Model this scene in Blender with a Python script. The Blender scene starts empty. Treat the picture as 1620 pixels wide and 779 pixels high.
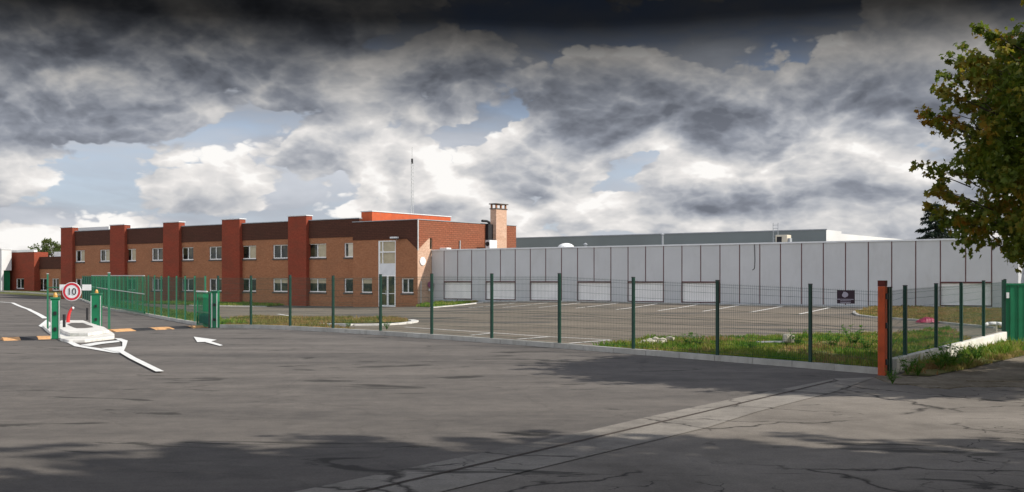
import bpy, bmesh, math, random
import numpy as np
from mathutils import Vector, Matrix, noise as mn
R = math.radians
random.seed(7)
scn = bpy.context.scene
COL = scn.collection
F = 1750.0; CX = 810.0; HY = 443.0; CZ = 2.0; W0 = 1620.0

# ------------------------------------------------------------------ camera
cam_d = bpy.data.cameras.new('camera'); cam = bpy.data.objects.new('camera', cam_d); COL.objects.link(cam)
cam.location = (0, 0, CZ); cam.rotation_euler = (R(90), 0, 0)
cam_d.sensor_fit = 'HORIZONTAL'; cam_d.sensor_width = 36.0; cam_d.lens = 36.0 * F / W0
cam_d.shift_y = (HY - 389.5) / W0
cam_d.clip_start = 0.1; cam_d.clip_end = 6000
scn.camera = cam
scn.view_settings.view_transform = 'Standard'; scn.view_settings.look = 'None'
scn.view_settings.exposure = 0.5; scn.view_settings.gamma = 1.0; scn.view_settings.use_curve_mapping = False

# sun: direction to the sun, from the right, a little behind the buildings' fronts
SD = Vector((0.768, -0.187, 0.60)).normalized()
sun_d = bpy.data.lights.new('sun', 'SUN'); sun_d.energy = 3.6; sun_d.angle = R(0.53); sun_d.color = (1.0, 0.94, 0.84)
sun = bpy.data.objects.new('sun', sun_d); COL.objects.link(sun); sun.location = (30, -10, 40)
sun.rotation_euler = SD.to_track_quat('Z', 'Y').to_euler()

# ------------------------------------------------------------------ world
def nd(nt, t, **kw):
    n = nt.nodes.new(t)
    for k, v in kw.items():
        if k.startswith('i_'):
            key = k[2:]
            key = int(key) if key.isdigit() else key.replace('_', ' ')
            n.inputs[key].default_value = v
        else: setattr(n, k, v)
    return n
def lk(nt, a, b): nt.links.new(a, b)
def math_(nt, op, a, b=None, c=None, clamp=False):
    n = nt.nodes.new('ShaderNodeMath'); n.operation = op; n.use_clamp = clamp
    for i, v in enumerate((a, b, c)):
        if v is None: continue
        if isinstance(v, (int, float)): n.inputs[i].default_value = v
        else: nt.links.new(v, n.inputs[i])
    return n.outputs[0]
def ramp(nt, fac, stops, interp='LINEAR'):
    n = nt.nodes.new('ShaderNodeValToRGB'); n.color_ramp.interpolation = interp
    el = n.color_ramp.elements
    while len(el) < len(stops): el.new(0.5)
    for e, (p, c) in zip(el, stops):
        e.position = p; e.color = (c, c, c, 1) if isinstance(c, (int, float)) else (*c, 1)
    nt.links.new(fac, n.inputs[0]); return n.outputs[0]
def mixc(nt, f, a, b, mode='MIX'):
    n = nt.nodes.new('ShaderNodeMix'); n.data_type = 'RGBA'; n.blend_type = mode
    for s, v in ((0, f), (6, a), (7, b)):
        if isinstance(v, (int, float)): n.inputs[s].default_value = v
        elif isinstance(v, tuple): n.inputs[s].default_value = (*v, 1)
        else: nt.links.new(v, n.inputs[s])
    return n.outputs[2]
def vmap(nt, vec, loc=(0, 0, 0), sc=(1, 1, 1), rot=(0, 0, 0)):
    n = nt.nodes.new('ShaderNodeMapping'); n.inputs['Location'].default_value = loc
    n.inputs['Scale'].default_value = sc; n.inputs['Rotation'].default_value = rot
    nt.links.new(vec, n.inputs[0]); return n.outputs[0]
def noise_(nt, vec, scale, detail=4, rough=0.55, dist=0.0):
    n = nt.nodes.new('ShaderNodeTexNoise'); n.inputs['Scale'].default_value = scale
    n.inputs['Detail'].default_value = detail; n.inputs['Roughness'].default_value = rough
    n.inputs['Distortion'].default_value = dist
    nt.links.new(vec, n.inputs['Vector']); return n.outputs['Fac']

world = bpy.data.worlds.new('World'); scn.world = world; world.use_nodes = True
def build_world():
    nt = world.node_tree; nt.nodes.clear()
    out = nt.nodes.new('ShaderNodeOutputWorld'); bg = nt.nodes.new('ShaderNodeBackground')
    bg.inputs['Strength'].default_value = 0.1
    sky = nt.nodes.new('ShaderNodeTexSky'); sky.sky_type = 'NISHITA'; sky.sun_disc = False
    sky.sun_elevation = math.asin(SD.z); sky.sun_rotation = math.atan2(SD.x, SD.y)
    tc = nt.nodes.new('ShaderNodeTexCoord'); g = tc.outputs['Generated']
    sep = nt.nodes.new('ShaderNodeSeparateXYZ'); lk(nt, g, sep.inputs[0])
    z = sep.outputs[2]
    # stretch: clouds wider than tall, and smaller towards the horizon
    zz = math_(nt, 'POWER', math_(nt, 'MAXIMUM', math_(nt, 'ADD', z, 0.02), 0.0), 0.8)
    comb = nt.nodes.new('ShaderNodeCombineXYZ'); lk(nt, sep.outputs[0], comb.inputs[0]); lk(nt, sep.outputs[1], comb.inputs[1])
    lk(nt, math_(nt, 'MULTIPLY', zz, 1.55), comb.inputs[2])
    P = comb.outputs[0]
    def dens(off, det=8):
        v = vmap(nt, P, loc=off)
        vw = nt.nodes.new('ShaderNodeTexNoise'); vw.inputs['Scale'].default_value = 7; vw.inputs['Detail'].default_value = det - 3
        vw.inputs['Roughness'].default_value = 0.6
        lk(nt, v, vw.inputs['Vector'])
        vd = nt.nodes.new('ShaderNodeVectorMath'); vd.operation = 'MULTIPLY_ADD'
        lk(nt, vw.outputs['Color'], vd.inputs[0]); vd.inputs[1].default_value = (0.085, 0.085, 0.085); lk(nt, v, vd.inputs[2])
        w = vd.outputs[0]
        a = noise_(nt, w, 3.6, 2, 0.5)
        bil = None; amp = 0.50; sc = 10.0
        for k in range(4):
            vo = nt.nodes.new('ShaderNodeTexVoronoi'); vo.feature = 'F1'; vo.inputs['Scale'].default_value = sc
            lk(nt, w, vo.inputs['Vector'])
            q = math_(nt, 'MULTIPLY', math_(nt, 'SUBTRACT', 0.5, math_(nt, 'MULTIPLY', vo.outputs['Distance'], vo.outputs['Distance'])), amp)
            bil = q if bil is None else math_(nt, 'ADD', bil, q)
            amp *= 0.48; sc *= 2.2
        n = noise_(nt, w, 20, det, 0.65)
        d = math_(nt, 'ADD', a, bil)
        return math_(nt, 'ADD', d, math_(nt, 'MULTIPLY', n, 0.15))
    off0 = SKYOFF
    d0 = dens(off0)
    d1 = dens((off0[0] + 0.010, off0[1] - 0.004, off0[2] + 0.030))
    lit = math_(nt, 'MULTIPLY', math_(nt, 'SUBTRACT', d0, d1), 1.9)
    big = noise_(nt, vmap(nt, P, loc=(5.1, 3.3, 0.4)), 2.6, 4, 0.55, 0.3)
    # the day's particular cloud masses, by bearing and elevation
    yy = math_(nt, 'MAXIMUM', sep.outputs[1], 0.05); az = math_(nt, 'DIVIDE', sep.outputs[0], yy); el = math_(nt, 'DIVIDE', z, yy)
    wob = noise_(nt, P, 9, 5, 0.6); wob2 = noise_(nt, vmap(nt, P, loc=(4, 4, 4)), 9, 5, 0.6)
    az = math_(nt, 'ADD', az, math_(nt, 'MULTIPLY', math_(nt, 'SUBTRACT', wob, 0.5), 0.22)); el = math_(nt, 'ADD', el, math_(nt, 'MULTIPLY', math_(nt, 'SUBTRACT', wob2, 0.5), 0.07))
    def mass(px, py, rx, ry, amp):
        a = math_(nt, 'MULTIPLY', math_(nt, 'SUBTRACT', az, (px - CX) / F), F / rx); b = math_(nt, 'MULTIPLY', math_(nt, 'SUBTRACT', el, (HY - py) / F), F / ry)
        r2 = math_(nt, 'ADD', math_(nt, 'MULTIPLY', a, a), math_(nt, 'MULTIPLY', b, b))
        return math_(nt, 'MULTIPLY', math_(nt, 'POWER', 2.718, math_(nt, 'MULTIPLY', r2, -1.0)), amp)
    def total(L):
        t = None
        for q in L:
            m_ = mass(*q); t = m_ if t is None else math_(nt, 'ADD', t, m_)
        return t
    d0 = math_(nt, 'ADD', d0, total([(1200, 170, 330, 80, .20), (700, 120, 200, 70, .12), (90, 110, 160, 60, .15), (235, 75, 45, 30, -.3), (770, 212, 60, 22, -.22),
                                    (870, 15, 70, 40, -.3), (1100, 285, 200, 50, .12), (1020, 250, 26, 14, -.22), (350, 270, 300, 60, .10), (1480, 330, 200, 60, .1)]))
    tone = total([(1130, 165, 300, 62, -.36), (760, 125, 130, 50, -.24), (470, 225, 120, 18, -.22), (90, 140, 150, 35, -.22), (700, 175, 130, 22, -.15), (1110, 262, 120, 38, .30), (1340, 285, 90, 25, .15), (1180, 325, 150, 16, -.22),
                  (260, 230, 160, 40, .16), (560, 280, 150, 30, .14), (50, 265, 90, 40, .14), (700, 290, 60, 30, .16), (250, 330, 260, 20, -.15), (1500, 200, 120, 60, -.1), (600, 130, 70, 40, .12)])
    cover = ramp(nt, d0, [(0.635, 0.0), (0.70, 1.0)], 'EASE')
    thick = ramp(nt, d0, [(0.66, 0.0), (1.0, 0.30)])
    low = ramp(nt, z, [(0.0, 0.16), (0.05, 0.12), (0.10, 0.04), (0.15, -0.10), (0.2, -0.12)])
    lown = math_(nt, 'MULTIPLY', math_(nt, 'SUBTRACT', 0.12, z), 0.8)
    bright = math_(nt, 'ADD', math_(nt, 'ADD', lit, 0.75), lown)
    bright = math_(nt, 'SUBTRACT', bright, thick)
    bright = math_(nt, 'ADD', bright, tone)
    bright = math_(nt, 'ADD', bright, math_(nt, 'MULTIPLY', math_(nt, 'SUBTRACT', big, 0.5), -0.9), clamp=True)
    ccol = ramp(nt, bright, [(0.0, (0.115, 0.125, 0.15)), (0.25, (0.205, 0.22, 0.255)), (0.48, (0.335, 0.345, 0.37)),
                             (0.68, (0.47, 0.465, 0.465)), (0.88, (0.60, 0.58, 0.565)), (1.0, (0.70, 0.685, 0.665))])
    blue = ramp(nt, z, [(0.0, (0.50, 0.55, 0.61)), (0.12, (0.34, 0.42, 0.54)), (0.24, (0.12, 0.20, 0.40))])
    skyc = mixc(nt, 0.2, blue, mixc(nt, 1.0, sky.outputs[0], (0.1, 0.1, 0.1), 'MULTIPLY'))
    # soft far veil of grey-blue cloud behind the crisp heaps
    veil = noise_(nt, vmap(nt, P, loc=(9, 1, 6), sc=(1, 1, 1.8)), 5, 5, 0.55, 0.3)
    vf = math_(nt, 'ADD', ramp(nt, veil, [(0.38, 0.25), (0.55, 0.92)]), math_(nt, 'MULTIPLY', tone, -0.5), clamp=True)
    vcol = ramp(nt, math_(nt, 'ADD', veil, math_(nt, 'ADD', math_(nt, 'MULTIPLY', tone, 0.7), math_(nt, 'MULTIPLY', lown, 0.8))), [(0.2, (0.17, 0.185, 0.22)), (0.5, (0.31, 0.33, 0.37)), (0.75, (0.46, 0.47, 0.50))])
    skyc = mixc(nt, vf, skyc, vcol)
    c = mixc(nt, cover, skyc, ccol)
    # added dark cloud lid higher up, brightened overhead for ambient light
    zj = math_(nt, 'ADD', z, math_(nt, 'MULTIPLY', math_(nt, 'SUBTRACT', big, 0.5), 0.03))
    lid = ramp(nt, zj, [(0.0, 1.0), (0.13, 1.0), (0.16, 0.72), (0.185, 0.42), (0.21, 0.14), (0.228, 0.03), (0.33, 0.03), (0.45, 0.9), (1.0, 1.3)])
    # lid only ahead; unseen sky behind the viewpoint brightened as fill light
    lid = mixc(nt, ramp(nt, math_(nt, 'ADD', math_(nt, 'MULTIPLY', sep.outputs[1], 0.5), 0.5), [(0.5, 1.0), (0.75, 0.0)]), lid, (2.5, 2.48, 2.44))
    c = mixc(nt, 1.0, c, lid, 'MULTIPLY')
    c = mixc(nt, 1.0, c, (10.0, 10.0, 10.0), 'MULTIPLY')
    lk(nt, c, bg.inputs['Color']); lk(nt, bg.outputs[0], out.inputs[0])
    world.cycles.sampling_method = 'MANUAL'; world.cycles.sample_map_resolution = 512
SKYOFF = (1.3, 0.2, 2.35)
build_world()

# ------------------------------------------------------------------ terrain heights
CTRL = [(0, 10, 0), (6, 10, 0), (-6, 10, 0), (0, 2, 0), (12, 16, 0), (8, 22.5, 0.0), (-10, 20, .04), (0, 20, .03),
        (7.7, 23.3, .03), (6.2, 24.4, .07), (3.6, 27, .12), (1.26, 29.3, .18), (-4.1, 34.6, .26), (-9.4, 39.9, .25), (-11, 41.5, .17),
        (-15, 41, .13), (-19, 36, .12), (-22.4, 65.6, .0), (-41, 105, .1), (-7.6, 88.5, -.2), (-18.7, 96.8, -.32), (-48, 118, -.1),
        (-32, 107, -.2), (-65, 145, .5), (-80, 140, .5), (-6, 89.5, .05), (0.24, 84, .3), (15.2, 73, .28), (28, 63.6, .25), (14.7, 33, .05), (20, 45, .15),
        (5, 50, .22), (-10, 60, .05), (0, -60, 0), (60, 10, 0), (-60, 10, 0), (60, 80, .3), (-120, 120, .5), (120, 120, .4), (0, 200, .4), (-120, 220, .5), (120, 220, .4)]
def _tps():
    P = np.array([(a, b) for a, b, c in CTRL], float); Z = np.array([c for a, b, c in CTRL], float)
    n = len(P); d = np.sqrt(((P[:, None] - P[None]) ** 2).sum(-1)) / 50
    K = np.where(d > 0, d * d * np.log(d + 1e-12), 0) + np.eye(n) * 0.002
    Q = np.c_[np.ones(n), P / 50]; A = np.block([[K, Q], [Q.T, np.zeros((3, 3))]])
    w = np.linalg.solve(A, np.r_[Z, 0, 0, 0]); return P, w
_P, _w = _tps()
def gz(x, y):
    if y > 230 or abs(x) > 150 or y < -60:
        x2 = max(-150, min(150, x)); y2 = max(-60, min(230, y))
        z = gz(x2, y2); k = math.exp(-math.hypot(x - x2, y - y2) / 100); return z * k + .4 * (1 - k)
    d = np.sqrt((_P[:, 0] - x) ** 2 + (_P[:, 1] - y) ** 2) / 50
    k = np.where(d > 0, d * d * np.log(d + 1e-12), 0)
    return float(k @ _w[:-3] + _w[-3] + _w[-2] * x / 50 + _w[-1] * y / 50)
def pg(px, py, dz=0.0):
    """pixel -> point on the terrain (raised by dz)"""
    r = (px - CX) / F; s = (HY - py) / F; Y = 30.0
    for _ in range(40):
        Y2 = (gz(r * Y, Y) + dz - CZ) / s
        Y = 0.5 * Y + 0.5 * max(3, min(400, Y2))
    return (r * Y, Y)
def px_at(px, Y): return (px - CX) / F * Y
def z_at(py, Y): return CZ + (HY - py) / F * Y
GL = 2.0
def gridvals(a, b): 
    k0 = math.floor(a / GL) + 1; out = []
    while k0 * GL < b - 1e-4: out.append(k0 * GL); k0 += 1
    return out

# ------------------------------------------------------------------ mesh building
class MB:
    def __init__(s): s.v = []; s.f = []
    def vert(s, p): s.v.append(tuple(p)); return len(s.v) - 1
    def face(s, pts): s.f.append([s.vert(p) for p in pts]); return s
    def box(s, x0, x1, y0, y1, z0, z1):
        i = len(s.v); s.v += [(x, y, z) for z in (z0, z1) for x, y in ((x0, y0), (x1, y0), (x1, y1), (x0, y1))]
        s.f += [[i + a for a in q] for q in ((3, 2, 1, 0), (4, 5, 6, 7), (0, 1, 5, 4), (1, 2, 6, 5), (2, 3, 7, 6), (3, 0, 4, 7))]; return s
    def prism(s, pts, z0, z1):
        n = len(pts); i = len(s.v)
        s.v += [(p[0], p[1], z0) for p in pts] + [(p[0], p[1], z1) for p in pts]
        s.f += [[i + n - 1 - k for k in range(n)], [i + n + k for k in range(n)]]
        s.f += [[i + k, i + (k + 1) % n, i + n + (k + 1) % n, i + n + k] for k in range(n)]; return s
    def tube(s, a, b, r, n=6, r2=None, caps=True):
        a, b = Vector(a), Vector(b); d = (b - a).normalized(); r2 = r if r2 is None else r2
        u = d.orthogonal().normalized(); w = d.cross(u); i = len(s.v)
        for p, rr in ((a, r), (b, r2)):
            for k in range(n):
                t = 2 * math.pi * k / n; s.v.append(tuple(p + u * (math.cos(t) * rr) + w * (math.sin(t) * rr)))
        s.f += [[i + k, i + (k + 1) % n, i + n + (k + 1) % n, i + n + k] for k in range(n)]
        if caps: s.f += [[i + n - 1 - k for k in range(n)], [i + n + k for k in range(n)]]
        return s
    def path(s, pts, r, n=8):
        for k in range(len(pts) - 1): s.tube(pts[k], pts[k + 1], r if not isinstance(r, list) else r[k], n, r2=(r if not isinstance(r, list) else r[k + 1]))
        return s
    def disc(s, c, r, axis, th, n=28):
        c = Vector(c); d = Vector(axis).normalized() * th / 2; return s.tube(c - d, c + d, r, n)
    def build(s, name, mat, parent=None, smooth=False, bevel=0):
        me = bpy.data.meshes.new(name); me.from_pydata(s.v, [], s.f); me.update()
        bm = bmesh.new(); bm.from_mesh(me); bmesh.ops.recalc_face_normals(bm, faces=bm.faces); bm.to_mesh(me); bm.free()
        if smooth:
            for p in me.polygons: p.use_smooth = True
        me.materials.append(mat); o = bpy.data.objects.new(name, me); COL.objects.link(o)
        if parent: o.parent = parent
        if bevel:
            m = o.modifiers.new('bevel', 'BEVEL'); m.width = bevel; m.segments = 2; m.limit_method = 'ANGLE'
        return o
def thing(name, label, cat, loc=(0, 0, 0), rz=0.0, group=None):
    o = bpy.data.objects.new(name, None); COL.objects.link(o); o.location = loc; o.rotation_euler = (0, 0, rz)
    o['label'] = label; o['category'] = cat
    if group: o['group'] = group
    return o
def tag(o, label, cat, group=None, kind=None):
    o['label'] = label; o['category'] = cat
    if group: o['group'] = group
    if kind: o['kind'] = kind
    return o
def structure(o): o['kind'] = 'structure'; return o
def drape(name, pts, mat, dz, sides=0.0):
    """a flat polygon laid over the terrain, dz above it; cut along the terrain grid"""
    bm = bmesh.new(); vs = [bm.verts.new((p[0], p[1], 0)) for p in pts]; bm.faces.new(vs)
    xs = [p[0] for p in pts]; ys = [p[1] for p in pts]
    for ax, lo, hi in ((0, min(xs), max(xs)), (1, min(ys), max(ys))):
        for v in gridvals(lo, hi):
            co = [0, 0, 0]; no = [0, 0, 0]; co[ax] = v; no[ax] = 1
            bmesh.ops.bisect_plane(bm, geom=bm.verts[:] + bm.edges[:] + bm.faces[:], plane_co=co, plane_no=no, dist=1e-5)
    if sides:
        ret = bmesh.ops.extrude_face_region(bm, geom=bm.faces[:])
        top = {g for g in ret['geom'] if isinstance(g, bmesh.types.BMVert)}
        for v in bm.verts: v.co.z = gz(v.co.x, v.co.y) + (dz if v in top else dz - sides)
    else:
        for v in bm.verts: v.co.z = gz(v.co.x, v.co.y) + dz
    bmesh.ops.recalc_face_normals(bm, faces=bm.faces)
    me = bpy.data.meshes.new(name); bm.to_mesh(me); bm.free()
    if not sides and len(me.polygons) and me.polygons[0].normal.z < 0: me.flip_normals()
    me.materials.append(mat); o = bpy.data.objects.new(name, me); COL.objects.link(o); return o
def strip_pts(line, w):
    """polyline -> closed outline of width w"""
    L = []; Rr = []
    for i, p in enumerate(line):
        a = Vector(line[max(0, i - 1)]); b = Vector(line[min(len(line) - 1, i + 1)])
        d = (b - a).normalized(); n = Vector((-d.y, d.x)) * w / 2; p = Vector(p)
        L.append(tuple(p + n)); Rr.append(tuple(p - n))
    return L + Rr[::-1]

# ------------------------------------------------------------------ materials
def pm(name, rough=0.8, spec=0.3, metal=0.0):
    m = bpy.data.materials.new(name); m.use_nodes = True; nt = m.node_tree
    b = nt.nodes['Principled BSDF']; b.inputs['Roughness'].default_value = rough
    b.inputs['Specular IOR Level'].default_value = spec; b.inputs['Metallic'].default_value = metal
    tc = nt.nodes.new('ShaderNodeTexCoord'); return m, nt, b, tc.outputs['Object']
def bump(nt, b, h, s=0.3, d=0.02):
    n = nt.nodes.new('ShaderNodeBump'); n.inputs['Strength'].default_value = s; n.inputs['Distance'].default_value = d
    lk(nt, h, n.inputs['Height']); lk(nt, n.outputs[0], b.inputs['Normal'])
def paint(name, c, rough=0.5, var=0.18, scale=3.0, metal=0.0, dirt=None, spec=0.3):
    m, nt, b, v = pm(name, rough, spec, metal)
    n = noise_(nt, v, scale, 5, 0.6)
    d = tuple(x * (1 - var * 1.6) for x in c); l = tuple(min(1, x * (1 + var)) for x in c)
    col = ramp(nt, n, [(0.3, d), (0.7, l)])
    if dirt:
        n2 = noise_(nt, vmap(nt, v, sc=(1, 1, .35)), scale * 2.3, 6, 0.7)
        col = mixc(nt, ramp(nt, n2, [(0.5, 0.0), (0.72, 0.7)]), col, dirt)
    lk(nt, col, b.inputs['Base Color'])
    lk(nt, ramp(nt, noise_(nt, v, scale * 4, 3), [(0.3, rough * .85), (0.7, min(1, rough * 1.15))]), b.inputs['Roughness'])
    return m
def brick(name, c1, c2, mortar, w=0.24, h=0.075, stain=(0.2, 0.14, 0.1), sb=0.5, mort=0.012):
    m, nt, b, v = pm(name, 0.9, 0.2)
    s = nt.nodes.new('ShaderNodeSeparateXYZ'); lk(nt, v, s.inputs[0])
    c = nt.nodes.new('ShaderNodeCombineXYZ'); lk(nt, math_(nt, 'ADD', s.outputs[0], s.outputs[1]), c.inputs[0]); lk(nt, s.outputs[2], c.inputs[1])
    bt = nt.nodes.new('ShaderNodeTexBrick'); lk(nt, c.outputs[0], bt.inputs['Vector'])
    bt.inputs['Scale'].default_value = 1; bt.inputs['Brick Width'].default_value = w; bt.inputs['Row Height'].default_value = h
    bt.inputs['Mortar Size'].default_value = mort; bt.inputs['Mortar Smooth'].default_value = 0.3
    bt.inputs['Color1'].default_value = (*c1, 1); bt.inputs['Color2'].default_value = (*c2, 1); bt.inputs['Mortar'].default_value = (*mortar, 1)
    n = noise_(nt, vmap(nt, c.outputs[0], sc=(.5, 1.1, 1)), 0.9, 6, 0.65, 0.6)
    col = mixc(nt, ramp(nt, n, [(0.42, 0.0), (0.72, sb)]), bt.outputs['Color'], stain)
    n3 = noise_(nt, c.outputs[0], 6, 5, 0.7)
    col = mixc(nt, 1.0, col, ramp(nt, n3, [(0.3, 0.78), (0.7, 1.15)]), 'MULTIPLY')
    lk(nt, col, b.inputs['Base Color']); bump(nt, b, bt.outputs['Fac'], 0.35, -0.01); return m
M = {}
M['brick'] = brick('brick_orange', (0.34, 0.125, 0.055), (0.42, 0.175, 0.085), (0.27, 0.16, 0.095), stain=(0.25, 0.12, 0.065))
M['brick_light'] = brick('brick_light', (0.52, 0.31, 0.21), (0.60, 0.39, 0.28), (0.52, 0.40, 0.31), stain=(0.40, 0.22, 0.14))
M['red'] = brick('painted_red_brick', (0.27, 0.052, 0.028), (0.31, 0.066, 0.035), (0.20, 0.05, 0.03), stain=(0.18, 0.055, 0.032), sb=.8)
M['orange_red'] = paint('orange_red_render', (0.50, 0.10, 0.035), 0.8, 0.12, 1.5, dirt=(0.4, 0.12, 0.07))
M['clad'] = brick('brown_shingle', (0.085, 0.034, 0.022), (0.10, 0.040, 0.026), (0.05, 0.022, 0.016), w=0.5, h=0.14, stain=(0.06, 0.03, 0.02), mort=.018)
M['clad_side'] = brick('brown_shingle_sunlit', (0.25, 0.085, 0.045), (0.29, 0.10, 0.055), (0.13, 0.05, 0.03), w=0.5, h=0.17, stain=(0.2, 0.09, 0.055), mort=.02)  # same cladding as the front fascia, with sunlight put into the colour
M['white'] = paint('white_paint', (0.84, 0.84, 0.82), 0.5, 0.06, 4, dirt=(0.55, 0.54, 0.5))
M['whitem'] = paint('white_metal', (0.66, 0.67, 0.68), 0.45, 0.06, 2)
M['sill'] = paint('sill_stone', (0.10, 0.085, 0.075), 0.8)
M['zinc'] = paint('zinc_coping', (0.33, 0.35, 0.37), 0.5, 0.1, 2)
M['dark'] = paint('dark_metal', (0.02, 0.02, 0.022), 0.6)
M['roof'] = paint('roof_felt', (0.12, 0.12, 0.12), 0.9)
def glass(name, c1, c2, sc):
    m, nt, b, v = pm(name, 0.12, 0.22)
    n = noise_(nt, v, sc, 3, 0.6); lk(nt, ramp(nt, n, [(0.42, c1), (0.6, c2)]), b.inputs['Base Color']); return m
M['glass'] = glass('window_glass', (0.008, 0.01, 0.01), (0.06, 0.055, 0.03), 1.3)
M['glass_green'] = glass('door_glass', (0.015, 0.02, 0.015), (0.10, 0.09, 0.04), 1.0)
M['blind'] = paint('blind_behind_glass', (0.42, 0.36, 0.24), 0.3, 0.1, 2)
M['blind_pale'] = paint('pale_shutter', (0.62, 0.56, 0.44), 0.35, 0.06, 2)
M['panel'] = paint('warehouse_panel', (0.49, 0.495, 0.50), 0.6, 0.04, 0.5, dirt=(0.43, 0.43, 0.425))
M['window_panel'] = paint('translucent_panel', (0.74, 0.73, 0.71), 0.35, 0.05, 1.0)
M['joint'] = paint('joint_rust_red', (0.10, 0.035, 0.035), 0.7)
M['plinth'] = paint('plinth_grey', (0.38, 0.40, 0.42), 0.8, 0.08, 1, dirt=(0.25, 0.25, 0.22))
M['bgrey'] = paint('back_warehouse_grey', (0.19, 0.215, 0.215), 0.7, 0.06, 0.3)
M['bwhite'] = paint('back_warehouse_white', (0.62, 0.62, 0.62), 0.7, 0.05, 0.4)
M['post'] = paint('fence_post_green', (0.008, 0.045, 0.030), 0.45, 0.1, 3)
M['wire'] = paint('fence_wire_green', (0.015, 0.07, 0.05), 0.5, 0.1, 3)
M['green'] = paint('gate_green', (0.01, 0.17, 0.075), 0.45, 0.12, 2)
M['green_l'] = paint('post_light_green', (0.03, 0.16, 0.09), 0.45, 0.12, 2)
M['galv'] = paint('galvanised', (0.55, 0.56, 0.55), 0.4, 0.1, 5, metal=0.3)
M['rust'] = paint('red_lead_post', (0.50, 0.085, 0.025), 0.7, 0.2, 2.5, dirt=(0.22, 0.05, 0.03))
M['rust2'] = paint('red_lead_cap', (0.12, 0.02, 0.015), 0.7, 0.2, 2.5)
M['kerb'] = paint('kerb_concrete', (0.42, 0.41, 0.38), 0.9, 0.14, 1.4, dirt=(0.26, 0.25, 0.22))
M['kerb_w'] = paint('kerb_white', (0.70, 0.68, 0.64), 0.8, 0.12, 2, dirt=(0.38, 0.36, 0.32))
M['wallc'] = paint('white_block_wall', (0.66, 0.64, 0.58), 0.9, 0.1, 1.3, dirt=(0.36, 0.33, 0.26))
M['mark'] = paint('road_marking', (0.74, 0.74, 0.72), 0.7, 0.07, 5, dirt=(0.5, 0.5, 0.49))
M['mark_old'] = paint('faded_marking', (0.68, 0.66, 0.63), 0.8, 0.1, 6, dirt=(0.35, 0.33, 0.3))
M['yellow'] = paint('bump_yellow', (0.62, 0.34, 0.15), 0.7, 0.15, 4, dirt=(0.22, 0.16, 0.11))
M['black'] = paint('bump_black', (0.03, 0.03, 0.032), 0.7)
M['signred'] = paint('sign_red', (0.62, 0.03, 0.05), 0.4, 0.04)
M['signwhite'] = paint('sign_white', (0.82, 0.82, 0.82), 0.4, 0.03)
M['signblack'] = paint('sign_black', (0.02, 0.02, 0.02), 0.5, 0.03)
M['maroon'] = paint('board_maroon', (0.025, 0.006, 0.018), 0.4, 0.1)
M['lilac'] = paint('board_print', (0.42, 0.38, 0.45), 0.5, 0.05)
M['purple'] = paint('faded_sign', (0.22, 0.05, 0.12), 0.5)
M['magenta'] = paint('magenta_plastic', (0.30, 0.02, 0.07), 0.5, 0.15, 4)
M['lamp_red'] = paint('red_plastic', (0.65, 0.03, 0.03), 0.35, 0.08)
M['amber'] = paint('amber_lens', (0.55, 0.28, 0.06), 0.3, 0.1)
M['bark'] = paint('bark', (0.09, 0.07, 0.05), 0.95, 0.3, 8)
M['rock'] = paint('rubble', (0.50, 0.46, 0.38), 0.9, 0.25, 6)
M['groove'] = paint('drain_groove', (0.075, 0.06, 0.052), 0.9, 0.2, 5)

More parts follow.
